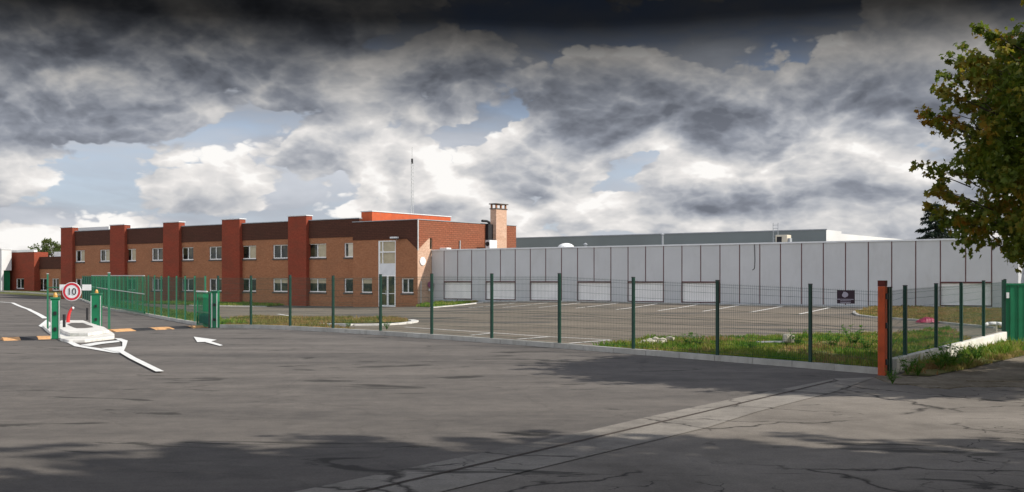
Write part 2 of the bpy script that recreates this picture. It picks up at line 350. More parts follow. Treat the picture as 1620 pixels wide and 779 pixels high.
def asphalt(name, base, lo, hi, cracks=0.0, streak=(1, 1), tint=None, patch=None):
    m, nt, b, v = pm(name, 0.88, 0.25)
    n1 = noise_(nt, vmap(nt, v, sc=(streak[0], streak[1], 1), rot=(0, 0, R(-35))), 0.32, 6, 0.6, 0.8)
    n2 = noise_(nt, v, 2.2, 5, 0.7)
    n3 = noise_(nt, v, 45, 3, 0.8)
    f = math_(nt, 'ADD', math_(nt, 'MULTIPLY', n1, 0.65), math_(nt, 'MULTIPLY', n2, 0.35))
    col = ramp(nt, f, [(0.36, lo), (0.5, base), (0.64, hi)])
    if patch:
        p = noise_(nt, vmap(nt, v, loc=(7, 3, 0), sc=(.25, 1, 1), rot=(0, 0, R(6))), 0.45, 4, 0.5, 0.6)
        col = mixc(nt, ramp(nt, p, [(0.54, 0.0), (0.60, 0.75)]), col, patch)
    col = mixc(nt, 1.0, col, ramp(nt, n3, [(0.3, 0.80), (0.7, 1.22)]), 'MULTIPLY')
    # dark scuffs and small repairs
    sc_ = noise_(nt, vmap(nt, v, sc=(0.35, 1.6, 1), rot=(0, 0, R(-28))), 1.1, 7, 0.7, 0.5)
    col = mixc(nt, ramp(nt, sc_, [(0.60, 0.0), (0.70, 0.3)]), col, tuple(x * 0.55 for x in lo))
    if cracks:
        wn = nt.nodes.new('ShaderNodeTexNoise'); wn.inputs['Scale'].default_value = 1.6; wn.inputs['Detail'].default_value = 6; lk(nt, v, wn.inputs['Vector'])
        vd = nt.nodes.new('ShaderNodeVectorMath'); vd.operation = 'MULTIPLY_ADD'; lk(nt, wn.outputs['Color'], vd.inputs[0])
        vd.inputs[1].default_value = (.9, .9, 0); lk(nt, v, vd.inputs[2])
        for s_, wd, lo_, hi_ in ((0.30, 0.012, 0.40, 0.46), (1.3, 0.022, 0.55, 0.60)):
            vo = nt.nodes.new('ShaderNodeTexVoronoi'); vo.feature = 'DISTANCE_TO_EDGE'; vo.inputs['Scale'].default_value = s_
            lk(nt, vd.outputs[0], vo.inputs['Vector'])
            line = ramp(nt, vo.outputs['Distance'], [(0.0, 1.0), (wd, 0.0)])
            msk = ramp(nt, noise_(nt, vmap(nt, v, loc=(3, 9, s_)), 0.35, 3), [(lo_, 0.0), (hi_, cracks)])
            col = mixc(nt, math_(nt, 'MULTIPLY', line, msk), col, (0.025, 0.022, 0.02))
        tar = noise_(nt, vmap(nt, v, loc=(11, 2, 0), sc=(.5, 1.5, 1), rot=(0, 0, R(20))), 0.7, 6, 0.62, 1.2)
        col = mixc(nt, ramp(nt, tar, [(0.60, 0.0), (0.64, 0.8)]), col, (0.035, 0.033, 0.03))
    lk(nt, col, b.inputs['Base Color']); bump(nt, b, n3, 0.4, 0.01); return m
M['asphalt'] = asphalt('new_asphalt', (0.125, 0.113, 0.103), (0.085, 0.078, 0.073), (0.165, 0.148, 0.133), streak=(0.35, 1.6), cracks=0.18)
M['asphalt_old'] = asphalt('old_cracked_asphalt', (0.19, 0.17, 0.148), (0.135, 0.12, 0.105), (0.24, 0.215, 0.188), cracks=0.95)
M['asphalt_lot'] = asphalt('parking_asphalt', (0.165, 0.138, 0.108), (0.105, 0.09, 0.073), (0.21, 0.178, 0.14), streak=(0.25, 1.2), patch=(0.062, 0.06, 0.058))
M['strip'] = asphalt('concrete_strip', (0.235, 0.215, 0.19), (0.14, 0.128, 0.115), (0.30, 0.275, 0.245), cracks=0.9)
def soil(name, a, b_, c, d):
    m, nt, b, v = pm(name, 0.95, 0.15)
    n = noise_(nt, v, 0.9, 7, 0.68, 0.4); n2 = noise_(nt, v, 14, 4, 0.7)
    col = ramp(nt, math_(nt, 'ADD', math_(nt, 'MULTIPLY', n, .7), math_(nt, 'MULTIPLY', n2, .3)), [(0.36, a), (0.46, b_), (0.54, c), (0.64, d)])
    lk(nt, col, b.inputs['Base Color']); bump(nt, b, n2, 0.6, 0.03); return m
M['soil'] = soil('field_soil', (0.05, 0.07, 0.02), (0.09, 0.10, 0.03), (0.12, 0.12, 0.05), (0.16, 0.13, 0.08))
M['verge'] = soil('verge_soil', (0.055, 0.075, 0.018), (0.10, 0.12, 0.03), (0.17, 0.15, 0.06), (0.24, 0.18, 0.10))
M['dirt'] = soil('dirt_path', (0.10, 0.085, 0.06), (0.16, 0.135, 0.10), (0.22, 0.19, 0.15), (0.27, 0.23, 0.18))
def leafmat(name, cols, sc, trans=0.48):
    m, nt, b, v = pm(name, 0.55, 0.3)
    n = noise_(nt, v, sc, 3, 0.6, 0.3); n2 = noise_(nt, v, sc * 9, 3, 0.7)
    f = math_(nt, 'ADD', math_(nt, 'MULTIPLY', n, .68), math_(nt, 'MULTIPLY', n2, .32))
    k = len(cols); col = ramp(nt, f, [(0.36 + 0.28 * i / (k - 1), c) for i, c in enumerate(cols)])
    lk(nt, col, b.inputs['Base Color'])
    tr = nt.nodes.new('ShaderNodeBsdfTranslucent'); lk(nt, col, tr.inputs[0])
    mx = nt.nodes.new('ShaderNodeMixShader'); mx.inputs[0].default_value = trans
    lk(nt, b.outputs[0], mx.inputs[1]); lk(nt, tr.outputs[0], mx.inputs[2])
    lk(nt, mx.outputs[0], nt.nodes['Material Output'].inputs[0]); return m
M['leaf'] = leafmat('maple_leaf', [(0.36, 0.15, 0.016), (0.26, 0.20, 0.02), (0.14, 0.18, 0.018), (0.10, 0.155, 0.016), (0.26, 0.26, 0.025)], 0.55)
M['leaf_g'] = leafmat('green_leaf', [(0.06, 0.10, 0.02), (0.09, 0.13, 0.03), (0.14, 0.15, 0.04)], 0.4)
M['needle'] = leafmat('spruce_needle', [(0.010, 0.022, 0.012), (0.014, 0.030, 0.016), (0.02, 0.035, 0.018)], 1.0, 0.1)
M['grass'] = leafmat('grass_blades', [(0.07, 0.17, 0.015), (0.13, 0.25, 0.025), (0.24, 0.28, 0.04), (0.40, 0.32, 0.12)], 0.9, 0.4)
M['grass_dry'] = leafmat('dry_grass', [(0.12, 0.16, 0.03), (0.22, 0.20, 0.05), (0.34, 0.24, 0.10), (0.38, 0.20, 0.09)], 0.9, 0.4)
M['weed'] = leafmat('weed_leaf', [(0.05, 0.16, 0.012), (0.09, 0.22, 0.02), (0.17, 0.26, 0.035)], 3.0, 0.4)

# ------------------------------------------------------------------ ground, roads
def ground():
    xs = [-2500, -1400, -800, -450, -260, -160] + [x for x in range(-110, 91, 2)] + [130, 200, 320, 520, 900, 1500, 2500]
    ys = [-800, -400, -200, -120, -80] + [y for y in range(-40, 161, 2)] + [190, 240, 320, 450, 700, 1100, 1800, 3000]
    v = [(x, y, gz(x, y)) for y in ys for x in xs]; n = len(xs)
    f = [(j * n + i, j * n + i + 1, (j + 1) * n + i + 1, (j + 1) * n + i) for j in range(len(ys) - 1) for i in range(n - 1)]
    me = bpy.data.meshes.new('ground'); me.from_pydata(v, [], f); me.materials.append(M['soil'])
    o = bpy.data.objects.new('ground', me); COL.objects.link(o); structure(o)
ground()
C0 = Vector((-11.07, 41.5)); B0 = Vector((7.79, 22.9)); D0 = Vector((14.75, 33.2))     # fence corners
LV = Vector((-0.426, 0.905)).normalized(); L1 = C0 + LV * 72
PX, PY = -7.58, 88.8
A = Vector((0.8032, -0.5956)); V2 = Vector((0.5956, 0.8032))
FANG = math.atan2(A.y, A.x)
def loc(x, y): p = Vector((PX, PY)) + A * x + V2 * y; return (p.x, p.y)
def fx(px, d):
    r = (px - CX) / F; return (r * (PY + V2.y * d) - PX - V2.x * d) / (A.x - A.y * r)
def fz(px, py, d):
    x = fx(px, d); return z_at(py, PY + A.y * x + V2.y * d)
def sy(px, c):
    r = (px - CX) / F; return (r * (PY + A.y * c) - PX - A.x * c) / (V2.x - V2.y * r)
def sz(px, py, c):
    y = sy(px, c); return z_at(py, PY + A.y * c + V2.y * y)

structure(drape('road', [(-95, -30), (58, -30), (58, 20), (40, 62), (-10, 92), (-50, 124), (-66, 138), (-100, 138)], M['asphalt'], 0.016))
lot = [tuple(C0), tuple(B0), tuple(D0), loc(46, 1.6), loc(-.5, 1.6), loc(-.5, -.1), loc(-7, -.1), loc(-52, 0.7), tuple(L1)]
structure(drape('parking_lot', lot, M['asphalt_lot'], 0.026))
# old road right of the drain strip
sl = [pg(1322, 602), pg(1167, 633), pg(1024, 664), pg(927, 687), pg(760, 724)]; sr = [pg(1384, 600), pg(1318, 624), pg(1196, 656), pg(1122, 680), pg(967, 704)]
d1 = (Vector(sl[0]) - Vector(sl[3])).normalized(); 
s_end = Vector(sl[3]) - d1 * 16; r_end = Vector(sr[3]) - d1 * 16
old = [sr[0], pg(1454, 613), pg(1500, 617), pg(1534, 613.6), pg(1620, 613), pg(1800, 613), (40, 20), (40, -20), (r_end.x, -20), (r_end.x, r_end.y)]
structure(drape('old_road', old, M['asphalt_old'], 0.030))
structure(drape('concrete_strip', [sl[0], sl[1], sl[2], sl[3], tuple(s_end), tuple(r_end), sr[3], sr[2], sr[1], sr[0]], M['strip'], 0.038))
g0, g1 = Vector(pg(1320, 606)), Vector(pg(900, 707)); g2 = g0 + (g1 - g0) * 2.4
structure(drape('drain_channel', strip_pts([tuple(g0), tuple(g1), tuple(g2)], 0.05), M['groove'], 0.044))
verge = [tuple(B0 + Vector((0.15, -0.25))), sr[0], pg(1397, 606), pg(1410, 609), pg(1424, 612), pg(1436, 611.5), pg(1454, 614.5), pg(1470, 617.5), pg(1486, 617), pg(1500, 618.5), pg(1518, 616), pg(1534, 615), pg(1560, 616), pg(1590, 614.5), pg(1620, 616), pg(1700, 615), pg(1800, 615), (38, 21), (38, 34), (16, 34), tuple(D0 + Vector((.15, 0))), tuple(B0 + (D0 - B0) * .5 + Vector((.15, 0)))]
structure(drape('verge', verge, M['dirt'], 0.046, 0.06))
# stone edge of the verge
structure(drape('kerb', strip_pts([pg(1530, 607.5), pg(1620, 608.5), pg(1900, 610)], 0.12), M['dirt'], 0.07, 0.09))

# kerbs along the fences: real 14 cm steps
def kerb_line(line, w, h, mat, joint=1.0):
    pts = []
    for i in range(len(line) - 1):
        a, b = Vector(line[i]), Vector(line[i + 1]); k = max(1, round((b - a).length / 1.0))
        pts += [tuple(a + (b - a) * j / k) for j in range(k)]
    pts.append(tuple(line[-1])); mb = MB()
    for i in range(len(pts) - 1):
        a, b = Vector(pts[i]), Vector(pts[i + 1]); d = (b - a).normalized(); a2 = a + d * 0.006; b2 = b - d * 0.006
        n = Vector((-d.y, d.x)) * w / 2; q = [a2 + n, b2 + n, b2 - n, a2 - n]; i0 = len(mb.v)
        mb.v += [(p.x, p.y, gz(p.x, p.y) - 0.05) for p in q] + [(p.x, p.y, gz(p.x, p.y) + h + random.uniform(-.003, .003)) for p in q]
        mb.f += [[i0 + t for t in f] for f in ((4, 5, 6, 7), (0, 1, 5, 4), (1, 2, 6, 5), (2, 3, 7, 6), (3, 0, 4, 7))]
    return structure(mb.build('kerb', mat))
KH = 0.145
kerb_line([tuple(L1), tuple(C0), tuple(B0 + Vector((-.12, .1)))], 0.18, KH, M['kerb'])
kerb_line([pg(762, 480), pg(683, 488)], 0.3, 0.10, M['kerb_w'])
kerb_line([pg(762, 479.5), loc(41, .9)], 0.15, 0.10, M['kerb'])
kerb_line([pg(487, 515), pg(560, 516.5), pg(610, 516), pg(640, 514), pg(654, 512), pg(657, 510.5), pg(650, 509)], 0.28, 0.09, M['kerb_w'])
kerb_line([pg(300, 484.2), pg(422, 486)], 0.18, 0.09, M['kerb_w'])
kerb_line([pg(1378, 490), pg(1357, 493), pg(1351, 497), pg(1358, 501), pg(1380, 504), pg(1440, 508), pg(1520, 516), pg(1575, 521)], 0.16, 0.10, M['kerb'])
kerb_line([pg(-40, 461), pg(40, 463.5), pg(100, 468)], 0.25, 0.14, M['kerb'])

# ------------------------------------------------------------------ markings
def mark(name, line, w, mat='mark', dz=0.034): 
    o = drape(name, strip_pts(line, w), M[mat], dz); return structure(o)
bays = [((740, 488), (815, 480.3)), ((795, 487.5), (866, 480)), ((852, 487.5), (918, 480)), ((911, 488.6), (978, 480.5)), ((975, 491), (1040, 481.5)), ((1041, 492.6), (1103, 483)),
        ((1112, 493.6), (1169, 484)), ((1187, 495), (1238, 485.5)), ((1265, 498), (1313, 487.5))]
for a, b in bays: mark('bay_line', [pg(*a), pg(*b)], 0.16, 'mark_old')
mark('lot_line', [pg(640, 519), pg(683, 522), pg(788, 529), pg(858, 534), pg(966, 539.8)], 0.13, 'mark_old')
for a, b in (((745, 532.5), (779, 529)), ((819, 539), (867, 535)), ((901, 545.5), (966, 540.3))): mark('bay_line', [pg(*a), pg(*b)], 0.13, 'mark_old', .038)
mark('lot_line', [pg(440, 498), pg(490, 506)], 0.18, 'mark')
for a, b in (((370, 492), (520, 491)), ((380, 496), (440, 496)), ((530, 492.5), (640, 491))): mark('lot_line', [pg(*a), pg(*b)], 0.10, 'mark_old')
# lane line curving in from the left, island hatching, lane line to the right, arrow
mark('lane_line', [pg(-30, 477), pg(0, 478.5), pg(20, 480), pg(45, 490), pg(72, 505)], 0.28)
structure(drape('lane_marking', [pg(73, 507), pg(61, 517), pg(70, 521), pg(78, 516), pg(80, 512)], M['mark'], 0.034))
def mpoly(pts, dz): structure(drape('island_marking', [pg(*p) for p in pts], M['mark'], dz))
mpoly([(102, 541.6), (109.3, 541.6), (118.5, 544.2), (126.8, 548.3), (143, 551), (162.7, 554), (180, 556), (190, 561.5), (176, 560), (142, 554), (117.5, 549.8)], .034)
mpoly([(126.8, 548.3), (152.4, 543.9), (187, 540.7), (190, 543.2), (162.7, 546.2), (142, 549.9)], .038)
mpoly([(160, 553.6), (181, 551.9), (194.5, 550.4), (193, 560), (188, 561)], .042)
mpoly([(181, 537.6), (191.5, 538), (202, 541.6), (199.7, 550), (195, 560), (190, 560), (193.5, 550), (193.5, 543.7), (186.3, 540.6)], .046)
mark('lane_line', [pg(190, 558), pg(210, 570), pg(253, 591.5)], 0.16, dz=.050)
structure(drape('arrow_marking', [pg(306.5, 534.8), pg(343, 539.8), pg(334, 542.3), pg(352.5, 548.3), pg(348, 549.6), pg(324, 543.2), pg(312, 543.4)], M['mark'], 0.036))

# ------------------------------------------------------------------ office building
def wallgrid(mb, u0, u1, z0, z1, holes, plane, rev=0.16, axis='x'):
    """wall face with rectangular openings and their reveals; axis x: face at y=plane looking -y; axis y: face at x=plane looking +x"""
    us = sorted({u0, u1, *[h[0] for h in holes], *[h[1] for h in holes]}); zs = sorted({z0, z1, *[h[2] for h in holes], *[h[3] for h in holes]})
    P = (lambda u, z, d=0: (u, plane + d, z)) if axis == 'x' else (lambda u, z, d=0: (plane - d, u, z))
    for i in range(len(us) - 1):
        for j in range(len(zs) - 1):
            cu, cz = (us[i] + us[i + 1]) / 2, (zs[j] + zs[j + 1]) / 2
            if any(h[0] < cu < h[1] and h[2] < cz < h[3] for h in holes): continue
            mb.face([P(us[i], zs[j]), P(us[i + 1], zs[j]), P(us[i + 1], zs[j + 1]), P(us[i], zs[j + 1])])
    for a, b, c, d in holes:
        for q in (((a, c), (a, d)), ((b, c), (b, d)), ((a, c), (b, c)), ((a, d), (b, d))):
            mb.face([P(*q[0]), P(*q[1]), P(*q[1], rev), P(*q[0], rev)])
def window(parent, a, b, c, d, pl, style, rev=0.16, fr=0.07, kind='window'):
    y = pl + rev; mb = MB(); mid = (a + b) / 2
    mb.box(a, a + fr * 1.5, y - .08, y + .03, c, d).box(b - fr, b, y - .05, y + .03, c, d)
    mb.box(a + fr * 1.5, b - fr, y - .08, y + .03, c, c + fr * 1.3).box(a + fr * 1.5, b - fr, y - .05, y + .03, d - fr, d)
    two = (b - a) > 1.3
    if two: mb.box(mid - fr * .6, mid + fr * .6, y - .06, y + .03, c + fr * 1.3, d - fr)
    w = mb.build(kind, M['white'], parent)
    gy = y + 0.0
    if style == 'blind_right' and two:
        MB().box(a + fr, mid, gy, gy + .02, c + fr, d - fr).build('pane', M['glass'], w); MB().box(mid, b - fr, gy, gy + .02, c + fr, d - fr).build('blind', M['blind'], w)
    elif style == 'pale':
        MB().box(a + fr, a + .35, gy, gy + .02, c + fr, d - fr).build('pane', M['glass'], w); MB().box(a + .35, b - fr, gy, gy + .02, c + fr, d - fr).build('blind', M['blind_pale'], w)
    elif style == 'blind_top':
        zz = d - (d - c) * .35
        MB().box(a + fr, b - fr, gy, gy + .02, c + fr, zz).build('pane', M['glass'], w); MB().box(a + fr, b - fr, gy, gy + .02, zz, d - fr).build('blind', M['blind'], w)
    else:
        MB().box(a + fr, b - fr, gy, gy + .02, c + fr, d - fr).build('pane', M['glass'], w)
    MB().box(a - .06, b + .06, pl - .06, pl + rev - .09, c - .13, c - .004).build('sill', M['sill'], w)
    return w

def office():
    T = thing('brick_office_building', 'two-storey brown brick office block with tall red pilasters and a square chimney', 'building', (PX, PY, 0), FANG)
    DM = 0.8; DP = 0.45
    xl = fx(96.2, DP); xr = fx(560, DM); AL = fx(558.5, 0); ZB = -0.6
    zt, zf = 7.2, 5.66
    UP = (3.92, 5.16); LO = (0.92, 2.12)
    wp = [((119.5, 134), 'blind_right'), ((158, 173.5), 'blind_right'), ((199, 215), 'blind_right'), ((240, 257.5), 'plain'), ((287, 306), 'plain'),
          ((331, 350.5), 'plain'), ((381.7, 405), 'blind_right'), ((431.8, 455), 'plain'), ((486.8, 516), 'blind_right'), ((544.4, 560), 'pale')]
    mb = MB(); holes = []; wins = []
    for (p0, p1), st in wp:
        a, b = fx(p0, DM), fx(p1, DM)
        for c, d in (UP, LO):
            holes.append((a, b, c, d)); wins.append((a, b, c, d, st if (c, d) == UP else ('blind_top' if p0 in (431.8, 486.8) else 'plain')))
    wallgrid(mb, xl + .1, AL, ZB, zf + .02, holes, DM)
    BK = 13.3
    mb.face([(xl + .1, DM, ZB), (xl + .1, DM, zt - .05), (xl + .1, BK, zt - .05), (xl + .1, BK, ZB)])      # left end
    mb.face([(xl + .1, BK, ZB), (0, BK, ZB), (0, BK, 6.8), (xl + .1, BK, 6.8)])                     # rear
    mb.build('wall', M['brick'], T)
    for a, b, c, d, st in wins: window(T, a, b, c, d, DM, st)
    # main fascia and roof
    MB().box(xl + .12, AL, DM - .05, DM + .25, zf, zt).build('fascia', M['clad'], T)
    MB().box(xl + .12, AL, DM - .09, DM + .3, zt + .002, zt + .07).build('coping', M['zinc'], T)
    MB().box(xl + .12, AL, DM + .3, BK, 6.7, 6.8).build('roof', M['roof'], T)
    # pilasters
    for a, b in ((96.2, 114.5), (174, 197), (258, 283), (351, 379), (455.6, 484.5)):
        x0, x1 = fx(a, DP), fx(b, DP)
        p = MB().box(x0, x1, DP, DM + .35, ZB, 7.62).build('pilaster', M['red'], T)
        MB().box(x0 - .06, x1 + .06, DP - .06, DM + .4, 7.622, 7.70).build('coping', M['whitem'], p)
    # white rooftop upstand at the far end
    MB().box(fx(100, 5), fx(172, 5), 5, 9, 6.8, fz(140, 360, 5)).build('roof_upstand', M['bwhite'], T)
    # annex front
    zA = 6.83; zfa = fz(600, 379.5, 0)
    ex0, ex1 = fx(598.4, 0), fx(626, 0); ez1 = fz(612, 380.5, 0); zg = -.22
    h2 = [(fx(571.5, 0), fx(588.6, 0), LO[0], LO[1]), (fx(635, 0), fx(654, 0), LO[0], LO[1]), (ex0, ex1, zg, ez1 - .02)]
    mb = MB(); wallgrid(mb, AL, 0, ZB, zfa + .02, h2, 0)
    mb.face([(AL, 0, ZB), (AL, DM, ZB), (AL, DM, zA), (AL, 0, zA)])
    mb.build('wall', M['brick'], T)
    window(T, *h2[0], 0, 'blind_top'); window(T, *h2[1], 0, 'plain')
    # tall entrance glazing
    fr = .09; y = .1; mb = MB(); z1 = ez1 - .02
    zp0, zp1 = fz(612, 435.5, 0), fz(612, 417, 0); zm = fz(612, 399, 0); zd = zp0 - .12
    mb.box(ex0, ex0 + .16, y - .08, y + .06, zg, z1).box(ex1 - fr, ex1, y - .08, y + .06, zg, z1).box(ex0 + .16, ex1 - fr, y - .08, y + .06, z1 - fr, z1)
    mb.box(ex0 + .16, ex1 - fr, y - .08, y + .06, zm - .05, zm + .05); mb.box(ex0 + .42, ex0 + .50, y - .06, y + .06, zp1, zm - .05).box(ex0 + .42, ex0 + .5, y - .06, y + .06, zm + .05, z1 - fr)
    e = mb.build('entrance_glazing', M['white'], T)
    MB().box(ex0 + .1, ex1 - .05, y, y + .02, zp1, z1 - .05).build('pane', M['blind'], e)
    MB().box(ex0 + .161, ex1 - fr - .001, y - .05, y + .05, zp0, zp1).build('spandrel', M['whitem'], e)
    cxd = (ex0 + ex1) / 2 + .03
    for a, b in ((ex0 + .165, cxd - .003), (cxd + .003, ex1 - fr - .005)):
        d = MB().box(a, a + .08, y - .06, y + .05, zg + .02, zp0 - .002).box(b - .08, b, y - .06, y + .05, zg + .02, zp0 - .002).box(a + .08, b - .08, y - .06, y + .05, zg + .02, zg + .16)
        d.box(a + .08, b - .08, y - .06, y + .05, zp0 - .1, zp0 - .002).box(a + .08, b - .08, y - .05, y + .04, .85, .9)
        d = d.build('door', M['white'], T); MB().box(a + .04, b - .04, y, y + .02, zg + .1, zp0 - .05).build('pane', M['glass_green'], d)
        hx = b - .14 if a < cxd - .1 else a + .14
        MB().tube((hx, y - .1, .75), (hx, y - .1, 1.15), .015).tube((hx, y - .1, .8), (hx, y - .05, .8), .01).tube((hx, y - .1, 1.1), (hx, y - .05, 1.1), .01).build('handle', M['galv'], d)
    # annex fascia with the dipping corner, front then side
    xa, zdip = fx(644, 0), fz(660.7, 395.5, 0)
    mb = MB(); pts = [(AL, zfa), (xa, zfa), (0.03, zdip), (0.03, zA), (AL, zA)]
    n = len(pts); mb.f = [list(range(n)), list(range(n, 2 * n))[::-1]] + [[k, (k + 1) % n, n + (k + 1) % n, n + k] for k in range(n)]
    mb.v = [(a, -.035, b) for a, b in pts] + [(a, .0, b) for a, b in pts]
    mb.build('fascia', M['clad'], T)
    ys0, ys1 = sy(678.5, 0), sy(680, 0); ysl = sy(683.5, 0); zs = sz(680, 377, 0)
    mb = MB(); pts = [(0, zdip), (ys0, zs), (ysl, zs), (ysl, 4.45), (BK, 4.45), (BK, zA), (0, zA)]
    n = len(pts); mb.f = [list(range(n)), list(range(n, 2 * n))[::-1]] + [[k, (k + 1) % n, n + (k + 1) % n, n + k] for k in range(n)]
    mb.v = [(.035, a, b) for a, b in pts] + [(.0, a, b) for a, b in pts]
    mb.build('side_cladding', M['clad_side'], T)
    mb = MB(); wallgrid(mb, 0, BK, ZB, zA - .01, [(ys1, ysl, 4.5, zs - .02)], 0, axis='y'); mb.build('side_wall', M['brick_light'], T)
    MB().box(-.14, -.12, ys1, ysl, 4.5, zs - .02).build('slot_window', M['glass'], T)
    MB().box(AL - .03, .09, -.09, .25, zA + .002, zA + .06).box(-.2, .09, .252, BK + .05, zA + .002, zA + .06).build('coping', M['zinc'], T)
    MB().box(.04, .10, -.06, .02, zdip - .05, zA).build('corner_trim', M['galv'], T)
    MB().box(AL, -.2, .25, BK, 6.5, 6.6).build('roof', M['roof'], T)
    # rooftop block
    c = fx(588.7, 2); x0 = fx(571.6, 2); zb = fz(588.7, 335, 2); y1 = sy(713, c)
    b = MB().box(x0, c, 2, y1, 6.6, zb).build('rooftop_block', M['orange_red'], T)
    MB().box(x0 - .05, c + .05, 1.95, y1 + .05, zb + .002, zb + .08).build('coping', M['whitem'], b)
    # chimney on the side wall
    ya, yb = sy(785, .68), sy(801.6, .68); ct = 8.15
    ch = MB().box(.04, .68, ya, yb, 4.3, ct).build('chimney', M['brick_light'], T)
    MB().box(-.02, .74, ya - .06, yb + .06, ct + .002, ct + .08).box(-.05, .8, ya - .1, yb + .1, ct + .42, ct + .5).build('cap_slab', M['sill'], ch)
    for q in (ya + .1, (ya + yb) / 2, yb - .1):
        for x in (.1, .62): MB().box(x - .06, x + .06, q - .07, q + .07, ct + .08, ct + .42).build('cap_pier', M['brick'], ch)
    # black flue beside it, with bent head
    yf = sy(770.5, .2); zt2 = sz(771, 352, .3)
    f = MB().box(.06, .34, yf, ya - .02, 4.4, zt2 - .15).build('flue', M['dark'], T)
    MB().path([(.2, yf + .35, zt2 - .15), (.2, yf + .3, zt2 + .02), (.2, yf - .05, zt2 + .1), (.2, yf - .7, zt2 + .1)], .11).build('flue_head', M['dark'], f)
    # corner downpipe, small vent pipe, emblem plate, flood lamp
    MB().tube((.05, sy(666, .05), ZB), (.05, sy(666, .05), 1.9), .04).build('downpipe', M['galv'], T)
    MB().tube((.12, sy(727.5, .1), 4.3), (.12, sy(727.5, .1), 5.3), .05).build('vent_pipe', M['galv'], T)
    yc = sy(669, .05); zc = sz(669, 413.5, .05)
    MB().disc((.04, yc, zc), .34, (1, 0, 0), .05, 14).build('wall_plate', M['signwhite'], T)
    xl_ = fx(625, -.5); zl = fz(625, 377.5, -.5)
    l = MB().path([(xl_ - .2, -.03, zl - .1), (xl_ - .25, -.3, zl + .12), (xl_ - .1, -.5, zl + .12)], .03).build('wall_lamp', M['galv'], T)
    MB().prism([(xl_ - .35, -.75), (xl_ + .1, -.8), (xl_ + .35, -.65), (xl_ + .3, -.4), (xl_ - .3, -.4)], zl, zl + .13).build('lamp_head', M['whitem'], l)
    MB().box(xl_ - .2, xl_ + .28, -.7, -.45, zl - .08, zl - .003).build('lens', M['dark'], l)
    return T
office()
def air_unit():
    c = .9; y0 = sy(769, c); y1 = sy(787, c)
    T = thing('air_conditioner', 'white air conditioning unit with round grille at the foot of the brick chimney', 'air conditioner', (*loc(0, 0), 0), FANG)
    x0 = .75; z0 = 4.68; z1 = 5.40; ya = sy(768, .75) ; 
    fxr = 1.3; MB().box(x0, x0 + .45, ya, ya + 1.05, z0, z1).build('casing', M['whitem'], T, bevel=.02)
    # front face looks towards the camera side (-y)
    MB().disc((x0 + .225, ya - .006, (z0 + z1) / 2 + .03), .2, (0, 1, 0), .02).build('fan_grille', M['dark'], T)
    mb = MB().box(x0, x0 + .05, ya, ya + 1.05, 4.36, z0 - .002).box(x0 + .4, x0 + .45, ya, ya + 1.05, 4.36, z0 - .002); mb.build('foot', M['dark'], T)
air_unit()
def mast():
    Y = 100.0; X = px_at(652, Y); 
    T = thing('antenna_mast', 'thin lattice radio mast rising from the roof of the brick office', 'antenna', (X, Y, 7.0), .3)
    mb = MB(); r = .13; h = 5.6
    cs = [(r * math.cos(a), r * math.sin(a)) for a in (0, 2.09, 4.19)]
    for x, y in cs: mb.tube((x, y, -.4), (x, y, h), .018, 4)
    k = 0; z = 0
    while z < h - .2:
        a, b = cs[k % 3], cs[(k + 1) % 3]; mb.tube((*a, z), (*b, z + .22), .01, 3); k += 1; z += .11
    mb.build('lattice', M['galv'], T)
    MB().tube((0, 0, h), (0, 0, 7.0), .022).build('whip', M['galv'], T)
    MB().tube((0, 0, h - .1), (0, 0, h + .35), .09, 8).build('head', M['dark'], T)
mast()

